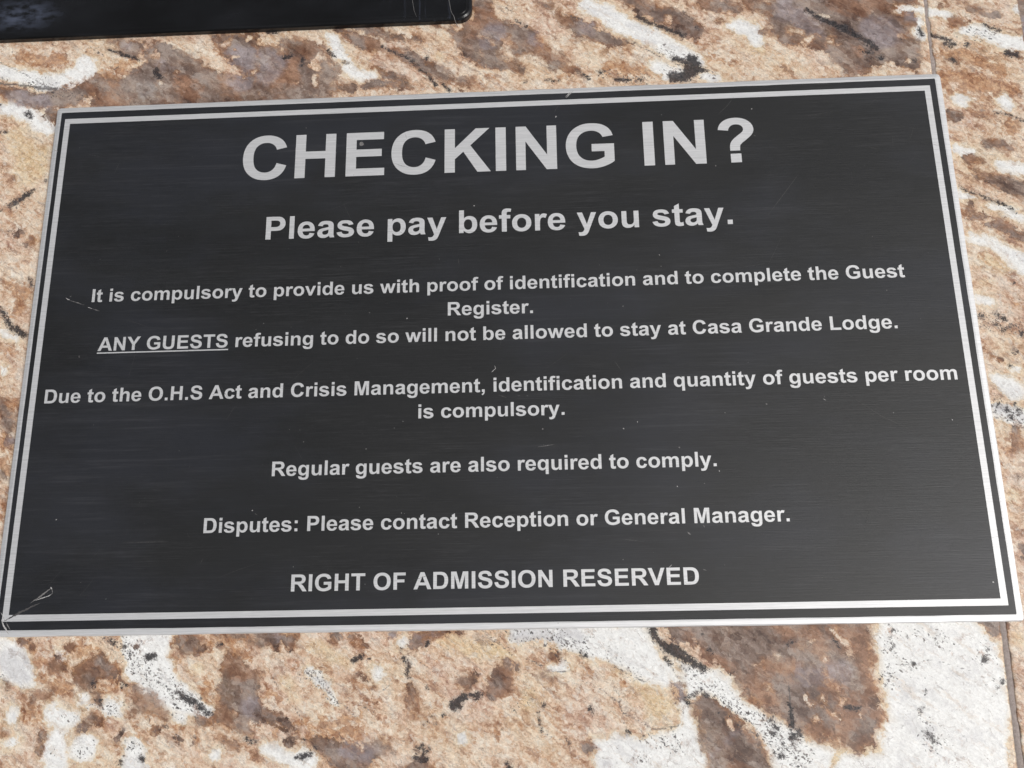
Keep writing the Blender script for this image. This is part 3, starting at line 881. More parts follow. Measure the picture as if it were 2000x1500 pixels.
    km = g.step(kv, 0.0, 0.12)
    dark = g.ramp(n4, [(0.42, lin(22, 22, 25)), (0.68, lin(84, 80, 82))])
    c = g.mix(M(km, 0.94), c, dark)
    # specks
    clus = g.noise(g.mapping(co, loc=(2, 9, 0)), 0.12, 4, 0.65)
    for sc_, lo, k_ in ((0.85, (0, 0, 0), 0.34), (1.7, (7, 3, 0), 0.42)):
        sp = g.voronoi(g.mapping(rp, scale=(0.6, 1.15, 1), loc=lo), sc_)
        sr = g.sep(sp.outputs['Color'])
        prob = A(M(g.step(S, -0.8, 0.6), 0.82), M(wm, 0.10), M(g.step(K, -1.0, -0.2), 0.30), cen(clus, 1.5), -0.10)
        size = M(g.math('SUBTRACT', prob, sr[0]), 1.4)
        dn = A(sp.outputs['Distance'], cen(g.noise(co, 2.6 * sc_, 3, 0.7), 0.6))
        spm = g.step(g.math('SUBTRACT', g.math('MINIMUM', size, k_), dn), -0.04, 0.10)
        c = g.mix(M(spm, g.math('MINIMUM', A(0.5, sr[2]), 0.95)), c, g.mix(sr[1], lin(42, 43, 48), lin(120, 112, 108)))
    # fine grain borders and pits
    ge = g.voronoi(g.mapping(st, loc=(15, 33, 0)), 1.5, 'DISTANCE_TO_EDGE').outputs['Distance']
    gem = M(g.math('SUBTRACT', 1.0, g.step(ge, 0.0, 0.10)), g.step(nz(87, 0.5, 5, 0.7), 0.46, 0.56))
    c = g.mix(M(gem, M(g.math('SUBTRACT', 1.0, wm), 0.38)), c, lin(126, 92, 74))
    pit = g.step(A(cen(nz(203, 1.6, 4, 0.7), 1.0), cen(clus, 0.5)), 0.19, 0.23)
    c = g.mix(M(pit, 0.75), c, lin(66, 54, 50))
    # fine cracks
    cr = g.voronoi(g.mapping(rp, scale=(0.4, 1.0, 1), loc=(3, 8, 0)), 0.26, 'DISTANCE_TO_EDGE').outputs['Distance']
    crm = M(g.math('SUBTRACT', 1.0, g.step(cr, 0.0, 0.035)), g.step(nz(19, 0.3, 5), 0.5, 0.62))
    c = g.mix(M(crm, 0.4), c, lin(120, 94, 80))
    tw = A(0.92, cen(n4, 0.45), cen(mr[1], 0.14), M(cen(nz(311, 1.0, 5, 0.7), 0.5), g.math('SUBTRACT', 1.0, M(wm, 0.6))))
    v2 = g.t.nodes.new('ShaderNodeVectorMath'); v2.operation = 'SCALE'
    g.put(v2.inputs[0], c); g.put(v2.inputs[3], tw)
    rough = A(0.24, M(g.noise(co, 0.5, 5), 0.16))
    bp = g.bump(n1, 0.012, 0.0005)
    g.bsdf(Base_Color=v2.outputs[0], Roughness=rough, Specular_IOR_Level=0.45, Normal=bp)
    return g.mat

def vnoise(x, y, seed):
    """smooth value noise on arrays"""
    xi = np.floor(x).astype(np.int64); yi = np.floor(y).astype(np.int64)
    fx = x - xi; fy = y - yi; fx = fx * fx * (3 - 2 * fx); fy = fy * fy * (3 - 2 * fy)
    def h(a, b):
        v = np.sin(a * 127.1 + b * 311.7 + seed * 74.7) * 43758.5453
        return v - np.floor(v)
    return (h(xi, yi) * (1 - fx) + h(xi + 1, yi) * fx) * (1 - fy) + (h(xi, yi + 1) * (1 - fx) + h(xi + 1, yi + 1) * fx) * fy - 0.5

def seg_dist(X, Y, a, b):
    ax, ay, bx, by = a[0], a[1], b[0], b[1]
    dx, dy = bx - ax, by - ay; L2 = dx * dx + dy * dy
    if L2 < 1e-9: t = np.zeros_like(X)
    else: t = np.clip(((X - ax) * dx + (Y - ay) * dy) / L2, 0, 1)
    return np.hypot(X - ax - t * dx, Y - ay - t * dy), t

def mineral_fields(X, Y):
    """X, Y in mm -> dict of fields from -1 to 1; 0 marks the rim of a patch"""
    Xw = X + 1.6 * vnoise(X / 9, Y / 9, 1) + 1.4 * vnoise(X / 3.3, Y / 3.3, 2) + 0.9 * vnoise(X / 1.4, Y / 1.4, 7)
    Yw = Y + 1.6 * vnoise(X / 9, Y / 9, 3) + 1.4 * vnoise(X / 3.3, Y / 3.3, 4) + 0.9 * vnoise(X / 1.4, Y / 1.4, 8)
    reach = {'W': 2.8, 'B': 2.8, 'O': 3.5, 'P': 1.8, 'K': 1.2, 'V': 0.8, 'C': 5.0, 'L': 5.0, 'S': 5.0}
    base = {'W': -0.9, 'B': -0.66, 'P': -1.0, 'O': -0.7, 'K': -1.0, 'V': -1.0, 'C': -0.7, 'L': -0.7, 'S': -0.9}
    out = {}
    # where the photograph gives no marks the stone goes on by chance, in the same banding
    inside = (np.abs(X) < 185) & (np.abs(Y) < 142)
    c38, s38 = math.cos(math.radians(38)), math.sin(math.radians(38))
    U = X * c38 - Y * s38; Vv = X * s38 + Y * c38
    for i, k in enumerate('WBOKVCLSP'):
        f = np.full(X.shape, base[k])
        wx, wy = (Xw, Yw) if k not in 'KV' else (X + 0.45 * (Xw - X), Y + 0.45 * (Yw - Y))
        for s in STROKES.get(k, []):
            pts = s if len(s) > 1 else [s[0], s[0]]
            for a, b in zip(pts[:-1], pts[1:]):
                m = max(a[2], b[2]) + reach[k] * 2 + 3
                sel = (X > min(a[0], b[0]) - m) & (X < max(a[0], b[0]) + m) & (Y > min(a[1], b[1]) - m) & (Y < max(a[1], b[1]) + m)
                if not sel.any(): continue
                d, t = seg_dist(wx[sel], wy[sel], a, b)
                r = a[2] + (b[2] - a[2]) * t
                f[sel] = np.maximum(f[sel], (r - d) / reach[k])
        for poly in PATCHES.get(k, []):
            d = np.full(X.shape, 1e9); ins = np.zeros(X.shape, bool)
            for a, b in zip(poly, poly[1:] + poly[:1]):
                dd, _ = seg_dist(wx, wy, a, b); d = np.minimum(d, dd)
                c = ((a[1] > wy) != (b[1] > wy)) & (wx < (b[0] - a[0]) * (wy - a[1]) / (b[1] - a[1] + 1e-9) + a[0])
                ins ^= c
            f = np.maximum(f, np.where(ins, d, -d) / reach[k])
        far = (vnoise(U / 60, Vv / 22, 20 + i) * 1.6 + vnoise(U / 22, Vv / 9, 40 + i) * 1.2) * 1.3 - (0.25 if k in 'WB' else 0.6)
        if k in 'KVSP': far = far - 0.5
        out[k] = np.where(inside, f, far)
    out['B'] = np.minimum(np.clip(out['B'], -1, 1), -out['P'])
    for k in out: out[k] = np.clip(out[k], -1, 1) * 0.5 + 0.5
    return out

TOP = -2.0            # slab surface lies 2 mm below the sign's face
def joint(y): return 150.55 + 0.0241 * y
def half_gap(y): return 0.92 - 0.0016 * np.clip(y, -150, 150)

def slab(x_of_uv, us, vs, thick, material, parent, label):
    nu, nv = len(us), len(vs)
    Uu, Vv = np.meshgrid(us, vs)
    X, Y = x_of_uv(Uu, Vv), Vv.copy()
    Z = np.full(X.shape, TOP)
    # arris: the outermost ring drops a little
    Z[0, :] -= 0.12; Z[-1, :] -= 0.12; Z[:, 0] -= 0.12; Z[:, -1] -= 0.12
    fl = mineral_fields(X, Y)
    top = np.stack([X, Y, Z], -1).reshape(-1, 3) * MM
    ring = [(0, i) for i in range(nu)] + [(j, nu - 1) for j in range(1, nv)] + [(nv - 1, i) for i in range(nu - 2, -1, -1)] + [(j, 0) for j in range(nv - 2, 0, -1)]
    ri = [j * nu + i for j, i in ring]
    low = top[ri].copy(); low[:, 2] = (TOP - thick) * MM
    verts = np.vstack([top, low]); n0 = len(top); nr = len(ri)
    j, i = np.meshgrid(np.arange(nv - 1), np.arange(nu - 1), indexing='ij')
    a = (j * nu + i).ravel()
    quads = np.stack([a, a + 1, a + 1 + nu, a + nu], -1)
    k = np.arange(nr); k2 = (k + 1) % nr; ria = np.array(ri)
    side = np.stack([ria[k2], ria[k], n0 + k, n0 + k2], -1)
    quads = np.vstack([quads, side])
    me = bpy.data.meshes.new('granite_slab')
    me.vertices.add(len(verts)); me.vertices.foreach_set('co', verts.astype(np.float32).ravel())
    me.loops.add(quads.size); me.loops.foreach_set('vertex_index', quads.astype(np.int32).ravel())
    me.polygons.add(len(quads)); me.polygons.foreach_set('loop_start', np.arange(0, quads.size, 4, dtype=np.int32))
    me.update(calc_edges=True); me.validate()
    def layer(name, chans):
        at = me.attributes.new(name, 'FLOAT_COLOR', 'POINT')
        d = np.ones((len(verts), 4), np.float32)
        for q, c in enumerate(chans):
            v = fl[c].ravel(); d[:n0, q] = v; d[n0:, q] = v[ri]
        at.data.foreach_set('color', d.ravel())
    layer('mineral_a', 'WBO'); layer('mineral_b', 'KVC'); layer('mineral_c', 'LSL')
    me.materials.append(material)
    o = bpy.data.objects.new('granite_slab', me); col.objects.link(o); o.parent = parent; o['label'] = label
    return o

granite = granite_material()
counter = empty('counter', (0, 0, 0)); counter['kind'] = 'structure'
ys = np.concatenate([np.linspace(-420, -150, 40, endpoint=False), np.arange(-150, 160, 0.62), np.linspace(160, 420, 40)])
uL = np.concatenate([np.linspace(-520, -200, 50, endpoint=False), np.arange(-200, 151.0, 0.62), [150.55]])
rag = lambda y, s, a: a * vnoise(y / 3.1, y * 0 + s, 5) + a * 0.8 * vnoise(y / 1.1, y * 0 + s, 6)
def xl(u, v):
    w = np.clip((u + 200) / 350.55, 0, 1)
    e = np.clip((u - 146) / 4.55, 0, 1)
    return u + w * (joint(v) - 150.55 - half_gap(v)) + e * rag(v, 3.3, 0.25)
uR = np.concatenate([[0], np.arange(0.4, 60, 0.62), np.linspace(60, 400, 50)])
def xr(u, v):
    return joint(v) + half_gap(v) + u + np.clip(1 - u / 4.0, 0, 1) * rag(v, 9.3, 0.7)
slab(xl, uL, ys, 20, granite, counter, 'large polished stone slab under the sign, with brown, white and peach bands')
slab(xr, uR, ys, 20, granite, counter, 'stone slab right of the grey joint')

g = NT('grout')
co = g.mapping(g.coord(), scale=(1000, 1000, 1000))
nn = g.noise(co, 1.2, 6, 0.7)
g.bsdf(Base_Color=g.ramp(nn, [(0.3, lin(128, 117, 112)), (0.7, lin(170, 158, 152))]), Roughness=0.85, Normal=g.bump(nn, 0.5, 0.0003))
gv = []; gf = []
yy = np.linspace(-419, 419, 500)
for y in yy:
    for dx, z in ((-1.9, -2.9), (-0.95, -2.12), (0.0, -2.16), (0.95, -2.12), (1.9, -2.9)):
        gv.append(((joint(y) + dx) * MM, y * MM, (z + 0.04 * random.uniform(-1, 1)) * MM))
for a in range(len(yy) - 1):
    for b in range(4): gf.append((a * 5 + b, a * 5 + b + 1, (a + 1) * 5 + b + 1, (a + 1) * 5 + b))
mesh_object('grout_joint', gv, gf, g.mat, counter, smooth=True)

# ---------------------------------------------------------------- sign materials
def brushed(name, metal):
    g = NT(name)
    co = g.mapping(g.coord(), scale=(1000, 1000, 1000))
    s1 = g.noise(g.mapping(co, scale=(0.05, 3.2, 1)), 1.0, 5, 0.65)
    s2 = g.noise(g.mapping(co, scale=(0.25, 9.0, 1), loc=(3, 5, 0)), 1.0, 3, 0.6)
    s3 = g.noise(g.mapping(co, scale=(0.012, 0.05, 1), loc=(1, 2, 0)), 1.0, 3, 0.5)
    s = g.math('ADD', g.math('MULTIPLY', s1, 0.6), g.math('MULTIPLY', s2, 0.4))
    if metal:
        cc = g.ramp(s, [(0.32, lin(198, 199, 200)), (0.68, lin(234, 234, 235))])
        g.bsdf(Base_Color=cc, Metallic=0.55, Roughness=g.range(s2, 0.3, 0.7, 0.46, 0.58), Normal=g.bump(s, 0.05, 0.0003))
    else:
        blot = g.step(s3, 0.35, 0.7)
        fs = g.step(g.noise(g.mapping(co, scale=(0.02, 0.06, 1), loc=(7, 1, 0)), 1.0, 4, 0.6), 0.42, 0.62)   # where the brushing shows
        v = g.math('ADD', g.math('MULTIPLY', g.math('SUBTRACT', s, 0.5), g.math('ADD', 0.25, g.math('MULTIPLY', fs, 0.75))), 0.5)
        film = g.step(g.noise(g.mapping(co, scale=(0.012, 0.02, 1), loc=(4, 9, 0)), 1.0, 5, 0.6), 0.42, 0.66)
        wipe = g.step(g.noise(g.mapping(co, rot=(0, 0, 0.7), scale=(0.02, 0.5, 1), loc=(14, 9, 0)), 1.0, 6, 0.7), 0.5, 0.75)
        cc = g.ramp(v, [(0.38, lin(3, 4, 5)), (0.5, lin(13, 14, 15)), (0.62, lin(42, 42, 44))])
        cc = g.mix(g.math('MULTIPLY', film, 0.5), cc, lin(34, 37, 46))
        cc = g.mix(g.math('MULTIPLY', g.math('MULTIPLY', wipe, film), 0.4), cc, lin(70, 70, 74))
        g.bsdf(Base_Color=cc, Metallic=0.0, Roughness=g.range(g.math('ADD', g.math('MULTIPLY', s, 0.7), g.math('MULTIPLY', blot, 0.3)), 0.2, 0.8, 0.40, 0.54),
               Specular_IOR_Level=0.68, Normal=g.bump(s, 0.22, 0.0003))
    return g.mat
silver = brushed('bare_aluminium', True)
black_anod = brushed('black_anodised_aluminium', False)

sign = empty('sign', (0, 0, -2 * MM),
    'rectangular black brushed metal sign with silver lettering lying on the granite', 'sign')
SZ = 2.0 * MM   # face height above the sign's base
def child(o, parent=sign):
    o.parent = parent; return o

def ring_loop(x0, x1, y0, y1, r, n=5, per=90):
    """rounded rectangle, counter-clockwise, with many points on the sides"""
    pts = []
    def side(a, b, m):
        for q in range(m): t = q / m; pts.append((a[0] + (b[0] - a[0]) * t, a[1] + (b[1] - a[1]) * t))
    def arc(cx, cy, a0):
        for q in range(n): t = math.radians(a0 + 90 * q / n); pts.append((cx + r * math.cos(t), cy + r * math.sin(t)))
    side((x0 + r, y0), (x1 - r, y0), per); arc(x1 - r, y0 + r, -90)
    side((x1, y0 + r), (x1, y1 - r), per * 2 // 3); arc(x1 - r, y1 - r, 0)
    side((x1 - r, y1), (x0 + r, y1), per); arc(x0 + r, y1 - r, 90)
    side((x0, y1 - r), (x0, y0 + r), per * 2 // 3); arc(x0 + r, y0 + r, 180)
    return pts

def stack(rings, cap_top=True, cap_bottom=False):
    """rings: list of (points, z) from the bottom up, equal counts"""
    verts = []; faces = []; n = len(rings[0][0])
    for pts, z in rings:
        for p in pts: verts.append((p[0] * MM, p[1] * MM, (z if not callable(z) else z(p)) * MM))
    for k in range(len(rings) - 1):
        for i in range(n):
            j = (i + 1) % n; faces.append((k * n + i, k * n + j, (k + 1) * n + j, (k + 1) * n + i))
    if cap_top: faces.append(tuple((len(rings) - 1) * n + i for i in range(n)))
    if cap_bottom: faces.append(tuple(reversed(range(n))))
    return verts, faces

def rough_ring(x0, x1, y0, y1, r, amp, seed):
    pts = ring_loop(x0, x1, y0, y1, r)
    out = []
    for i, (x, y) in enumerate(pts):
        d = amp * float(vnoise(np.array([i / 2.3]), np.array([seed]), seed)[0]) * 2
        out.append((x + d * (1 if x > 0 else -1) * (abs(x) > 148), y + d * (1 if y > 0 else -1) * (abs(y) > 85)))
    return out

# plate: the bare metal body with its milled silver margin
out_b = rough_ring(-153.6, 154.2, -90.6, 90.9, 1.3, 0.10, 3)
rings = [(rough_ring(-152.2, 152.8, -89.2, 89.5, 1.0, 0.0, 2), 0.0), (rough_ring(-152.2, 152.8, -89.2, 89.5, 1.0, 0.0, 2), 0.45), (out_b, 0.5), (out_b, 1.25),
         (rough_ring(-153.3, 153.9, -90.3, 90.6, 1.2, 0.08, 4), 1.62),
         (rough_ring(-152.1, 152.6, -89.1, 89.3, 0.6, 0.02, 5), 1.86),
         (rough_ring(-151.6, 152.1, -88.7, 88.7, 0.4, 0.0, 6), 1.84)]
v, f = stack(rings)
plate = mesh_object('metal_plate', v, f, silver, sign); plate['label'] = 'bare silver metal plate with milled margin'
# black layer with a tiny edge of its own
v, f = stack([(rough_ring(-151.55, 152.05, -88.65, 88.62, 0.3, 0.05, 7), 1.86), (rough_ring(-151.5, 152.0, -88.6, 88.57, 0.3, 0.05, 7), 2.0)])
face_o = mesh_object('face_panel', v, f, black_anod, sign); face_o['label'] = 'black brushed face'

# silver rule running round inside the edge
def frame(x0, x1, y0, y1, w, z):
    o = [(x0, y0), (x1, y0), (x1, y1), (x0, y1)]; i = [(x0 + w, y0 + w), (x1 - w, y0 + w), (x1 - w, y1 - w), (x0 + w, y1 - w)]
    verts = [(p[0] * MM, p[1] * MM, z * MM) for p in o + i]
    return verts, [(k, (k + 1) % 4, 4 + (k + 1) % 4, 4 + k) for k in range(4)]
v, f = frame(-150.0, 150.0, -86.04, 86.04, 1.95, 2.03)
mesh_object('border_rule', v, f, silver, sign)['label'] = 'silver rule framing the lettering'

# ---------------------------------------------------------------- lettering (bold grotesque outlines, 2048 units to the em)
GLYPH = {
'A': (1479, "M1471 0H1149L1021 333H435L314 0H0L571 1466H884ZM926 580L724 1124L526 580Z"),
'C': (1479, "M1087 539L1374 448Q1308 208 1154.5 91.5T765 -25Q473 -25 285 174.5T97 720Q97 1086 286 1288.5T783 1491Q1052 1491 1220 1332Q1320 1238 1370 1062L1077 992Q1051 1106 968.5 1172T768 1238Q605 1238 503.5 1121T402 742Q402 464 502 346T762 228Q880 228 965 303T1087 539Z"),
'D': (1479, "M148 1466H689Q872 1466 968 1438Q1097 1400 1189 1303T1329 1065.5T1377 719Q1377 538 1332 407Q1277 247 1175 148Q1098 73 967 31Q869 0 705 0H148ZM444 1218V247H665Q789 247 844 261Q916 279 963.5 322T1041 463.5T1071 731T1041 992.5T957 1132T821 1200Q759 1218 577 1218Z"),
'E': (1366, "M149 0V1466H1236V1218H445V893H1181V646H445V247H1264V0Z"),
'F': (1251, "M151 0V1466H1156V1218H447V871H1059V623H447V0Z"),
'G': (1593, "M831 539V786H1469V202Q1376 112 1199.5 43.5T842 -25Q612 -25 441 71.5T184 347.5T98 738Q98 956 189.5 1132T459 1405Q604 1491 821 1491Q1099 1491 1249.5 1376.5T1443 1061L1149 1012Q1119 1115 1036.5 1174.5T831 1238Q631 1238 513 1111.5T395 745Q395 485 514.5 356.5T827 228Q925 228 1023.5 266.5T1193 353V539Z"),
'H': (1479, "M150 0V1466H446V889H1026V1466H1322V0H1026V641H446V0Z"),
'I': (569, "M140 0V1466H436V0Z"),
'K': (1479, "M153 0V1466H449V815L1047 1466H1445L893 895L1475 0H1092L689 688L449 443V0Z"),
'L': (1251, "M157 0V1454H453V247H1189V0Z"),
'M': (1706, "M145 0V1466H588L854 466L1117 1466H1561V0H1286V1154L995 0H710L420 1154V0Z"),
'N': (1479, "M152 0V1466H440L1040 487V1466H1315V0H1018L427 956V0Z"),
'O': (1593, "M89 724Q89 948 156 1100Q206 1212 292.5 1301T482 1433Q619 1491 798 1491Q1122 1491 1316.5 1290T1511 731Q1511 376 1318 175.5T802 -25Q475 -25 282 174.5T89 724ZM394 734Q394 485 509 356.5T801 228T1091.5 355.5T1205 738Q1205 990 1094.5 1114T801 1238T506.5 1112.5T394 734Z"),
'P': (1366, "M149 0V1466H624Q894 1466 976 1444Q1102 1411 1187 1300.5T1272 1015Q1272 878 1222.5 785T1096.5 638.5T941 568Q834 547 631 547H445V0ZM445 1218V794H607Q782 794 841 817T933.5 889T967 1008Q967 1089 919 1142T799 1208Q745 1218 583 1218Z"),
'R': (1479, "M150 0V1466H773Q1008 1466 1114.5 1426.5T1285 1286T1349 1055Q1349 892 1253 785.5T966 651Q1061 596 1123 530T1290 296L1475 0H1121L907 319Q793 490 751 534.5T662 595.5T505 612H446V0ZM446 846H665Q878 846 931 864T1014 926T1044 1036Q1044 1111 1004 1157T891 1215Q855 1220 675 1220H446Z"),
'S': (1366, "M74 477L362 505Q388 360 467.5 292T682 224Q825 224 897.5 284.5T970 426Q970 478 939.5 514.5T833 578Q781 596 596 642Q358 701 262 787Q127 908 127 1082Q127 1194 190.5 1291.5T373.5 1440T661 1491Q936 1491 1074.5 1370.5T1221 1049L925 1036Q906 1148 844 1197T658 1246Q530 1246 457.5 1193.5Q411 1160 411 1103.5Q411 1051 455 1014Q511 967 727 916T1046.5 810.5T1208.5 661.5T1267 428Q1267 304 1198 195.5T1003 34.5Q870 -25 685 -25Q408 -25 259.5 103T74 477Z"),
'T': (1251, "M478 0V1218H43V1466H1208V1218H774V0Z"),
'U': (1479, "M147 1466H443V672Q443 483 454 427Q473 337 544.5 282.5T740 228Q866 228 930 279.5T1007 406T1020 655V1466H1316V696Q1316 432 1292 323T1203.5 139T1030 19.5T749 -25Q537 -25 427.5 24T254.5 151.5T171 315Q147 431 147 684Z"),
'V': (1366, "M523 0L-1 1466H320L691 381L1050 1466H1364L839 0Z"),
'Y': (1366, "M532 0V617L-5 1466H342L687 886L1025 1466H1366L827 615V0Z"),
'?': (1251, "M797 391H520Q518 450 518 463Q518 596 562 682T738 875.5T896 1013Q927 1054 927 1103Q927 1171 872.5 1219.5T726 1268Q638 1268 579 1218T498 1066L216 1101Q228 1266 359.5 1378.5T718 1491Q946 1491 1081 1372T1216 1095Q1216 1007 1166.5 928.5T954 714Q836 616 816 575T797 391ZM520 0V290H818V0Z"),
'a': (1139, "M357 738L102 784Q145 938 250 1012T562 1086Q750 1086 842 1041.5T971.5 928.5T1009 676L1006 348Q1006 209 1019.5 142.5T1070 0H792Q781 28 765 83Q758 108 755 116Q683 46 601 11T426 -24Q262 -24 167.5 65T73 290Q73 380 116 450.5T236.5 558.5T453 624Q640 659 712 689V717Q712 794 674 827T531 860Q460 860 420 832T357 738ZM712 506Q661 488 550 464T405 417Q353 380 353 323Q353 267 395 226T502 185Q574 185 640 233Q689 269 702 322Q712 357 712 454Z"),
'b': (1251, "M134 0V1466H415V938Q545 1086 723 1086Q917 1086 1044 945.5T1171 542Q1171 270 1041.5 123T727 -24Q636 -24 547.5 21.5T395 156V0ZM413 554Q413 389 465 310Q538 198 659 198Q752 198 817.5 277.5T883 528Q883 710 817 790.5T648 871Q547 871 480 792.5T413 554Z"),
'c': (1139, "M1073 748L796 698Q782 781 732.5 823T604 865Q499 865 436.5 792.5T374 550Q374 361 437.5 283T608 205Q688 205 739 250.5T811 407L1087 360Q1044 170 922 73T595 -24Q362 -24 223.5 123T85 530Q85 793 224 939.5T600 1086Q794 1086 908.5 1002.5T1073 748Z"),
'd': (1251, "M1121 0H860V156Q795 65 706.5 20.5T528 -24Q345 -24 214.5 123.5T84 535Q84 805 211 945.5T532 1086Q710 1086 840 938V1466H1121ZM371 554Q371 384 418 308Q486 198 608 198Q705 198 773 280.5T841 527Q841 710 775 790.5T606 871Q506 871 438.5 791.5T371 554Z"),
'e': (1139, "M762 338L1042 291Q988 137 871.5 56.5T580 -24Q303 -24 170 157Q65 302 65 523Q65 787 203 936.5T552 1086Q789 1086 926 929.5T1057 450H353Q356 322 422.5 251T589 180Q656 180 702 216.5T762 338ZM778 622Q775 747 713.5 812T564 877Q470 877 408.5 808T348 622Z"),
'f': (682, "M24 1062H180V1142Q180 1276 208.5 1342T313.5 1449.5T507 1491Q621 1491 730 1457L692 1261Q630 1276 570 1276Q513 1276 488 1249.5T463 1145V1062H673V841H463V0H180V841H24Z"),
'g': (1251, "M121 -70L442 -109Q450 -165 479 -186Q519 -216 605 -216Q715 -216 770 -183Q807 -161 826 -112Q839 -77 839 17V172Q713 0 521 0Q307 0 182 181Q84 324 84 537Q84 804 212.5 945T532 1086Q729 1086 857 913V1062H1120V109Q1120 -79 1089 -172T1002 -318T852.5 -402T615 -432Q345 -432 232 -339.5T119 -105Q119 -91 121 -70ZM372 553Q372 384 437.5 305.5T599 227Q702 227 773 307.5T844 546Q844 711 776 791T604 871Q503 871 437.5 792.5T372 553Z"),
'h': (1251, "M433 1466V927Q569 1086 758 1086Q855 1086 933 1050T1050.5 958T1104.5 834T1119 623V0H838V561Q838 709 823.5 752T772 820.5T683 846Q610 846 553 810.5T461 705Q433 640 433 532V0H152V1466Z"),
'i': (569, "M147 1206V1466H428V1206ZM147 0V1062H428V0Z"),
'l': (569, "M147 0V1466H428V0Z"),
'm': (1821, "M126 1062H385V917Q524 1086 716 1086Q818 1086 893 1044T1016 917Q1086 1002 1167 1044T1340 1086Q1457 1086 1538 1038.5T1659 899Q1688 831 1688 679V0H1407V607Q1407 765 1378 811Q1339 871 1258 871Q1199 871 1147 835T1072 729.5T1049 510V0H768V582Q768 736 753 781T706.5 848.5T622 871Q555 871 503.5 834.5T430.5 730Q407 661 407 516V0H126Z"),
'n': (1251, "M1113 0H832V542Q832 714 814 764.5T755.5 843T657 871Q584 871 526 831T446.5 725T425 481V0H144V1062H405V906Q544 1086 755 1086Q848 1086 925 1052.5T1041.5 967T1097 849T1113 660Z"),
'o': (1251, "M82 546Q82 686 151 817T346.5 1017T629 1086Q870 1086 1024 929.5T1178 534Q1178 293 1022.5 134.5T631 -24Q485 -24 352.5 42T151 235.5T82 546ZM370 531Q370 373 445 289T630 205T814.5 289T889 533Q889 689 814.5 773T630 857T445 773T370 531Z"),
'p': (1251, "M139 1062H401V906Q452 986 539 1036T732 1086Q917 1086 1046 941T1175 537Q1175 271 1045 123.5T730 -24Q642 -24 570.5 11T420 131V-404H139ZM417 549Q417 370 488 284.5T661 199Q759 199 824 277.5T889 535Q889 702 822 783T656 864Q553 864 485 784.5T417 549Z"),
'r': (797, "M416 0H135V1062H396V911Q463 1018 516.5 1052T638 1086Q734 1086 823 1033L736 788Q665 834 604 834Q545 834 504 801.5T439.5 684T416 328Z"),
's': (1139, "M48 303L330 346Q348 264 403 221.5T557 179Q666 179 721 219Q758 247 758 294Q758 326 738 347Q717 367 644 384Q304 459 213 521Q87 607 87 760Q87 898 196 992T534 1086Q752 1086 858 1015T1004 805L739 756Q723 818 674.5 851T536 884Q423 884 374 852.5Q341 830 341 794Q341 763 370 741.5Q409 713 640 660.5T961 532Q1051 455 1051 318Q1051 169 926 72.5Q801 -24 557 -24Q335 -24 205.5 66T48 303Z"),
't': (682, "M634 1062V838H443V410Q443 280 448.5 258.5T473.5 223T520 209Q560 209 636 236L660 18Q560 -24 433 -24Q355 -24 293 2T201.5 69.5T173 180Q161 228 161 375V838H32V1062H161V1273L443 1437V1062Z"),
'u': (1251, "M847 0V159Q789 74 694.5 25T495 -24Q388 -24 303 23T180 155T142 390V1062H423V574Q423 350 438.5 299.5T495 219.5T599 190Q671 190 728 229.5T806 327.5T827 614V1062H1108V0Z"),
'v': (1139, "M439 0L11 1062H306L506 520L564 339L623 520L825 1062H1114L692 0Z"),
'w': (1593, "M346 0L10 1062H283L482 366L665 1062H936L1113 366L1316 1062H1593L1252 0H982L799 683L619 0Z"),
'y': (1139, "M14 1062H313L567 308L815 1062H1106L731 40L664 -145Q627 -238 593.5 -287T516.5 -366.5T410.5 -415T265 -432Q184 -432 106 -415L81 -195Q147 -208 200 -208Q298 -208 345 -150.5T417 -4Z"),
'.': (569, "M147 0V281H428V0Z"),
':': (682, "M197 781V1062H478V781ZM197 0V281H478V0Z"),
',': (569, "M135 281H416V80Q416 -42 395 -112.5T315.5 -239T164 -322L109 -206Q195 -178 231.5 -128T270 0H135Z"),
' ': (569, ""),
}
import re
def outline(path, steps=6):
    loops = []; cur = []; x = y = 0.0; cx = cy = None
    for cmd, args in re.findall(r'([MLHVQTZ])([^MLHVQTZ]*)', path):
        a = [float(q) for q in args.split()]
        if cmd == 'M': cur = [(a[0], a[1])]; x, y = a; cx = None
        elif cmd == 'L': x, y = a; cur.append((x, y)); cx = None
        elif cmd == 'H': x = a[0]; cur.append((x, y)); cx = None
        elif cmd == 'V': y = a[0]; cur.append((x, y)); cx = None
        elif cmd in 'QT':
            if cmd == 'Q': qx, qy, nx, ny = a
            else:
                nx, ny = a
                qx, qy = (2 * x - cx, 2 * y - cy) if cx is not None else (x, y)
            for k in range(1, steps + 1):
                t = k / steps
                cur.append(((1 - t) ** 2 * x + 2 * t * (1 - t) * qx + t * t * nx, (1 - t) ** 2 * y + 2 * t * (1 - t) * qy + t * t * ny))
            x, y, cx, cy = nx, ny, qx, qy
        elif cmd == 'Z':
            if abs(cur[0][0] - cur[-1][0]) + abs(cur[0][1] - cur[-1][1]) < 1: cur.pop()
            loops.append(cur); cur = []
    return loops
OUT = {k: (w, outline(p)) for k, (w, p) in GLYPH.items()}
mq = [[(1253 - x, y) for x, y in reversed(l)] for l in OUT['p'][1]]
OUT['q'] = (1251, mq)

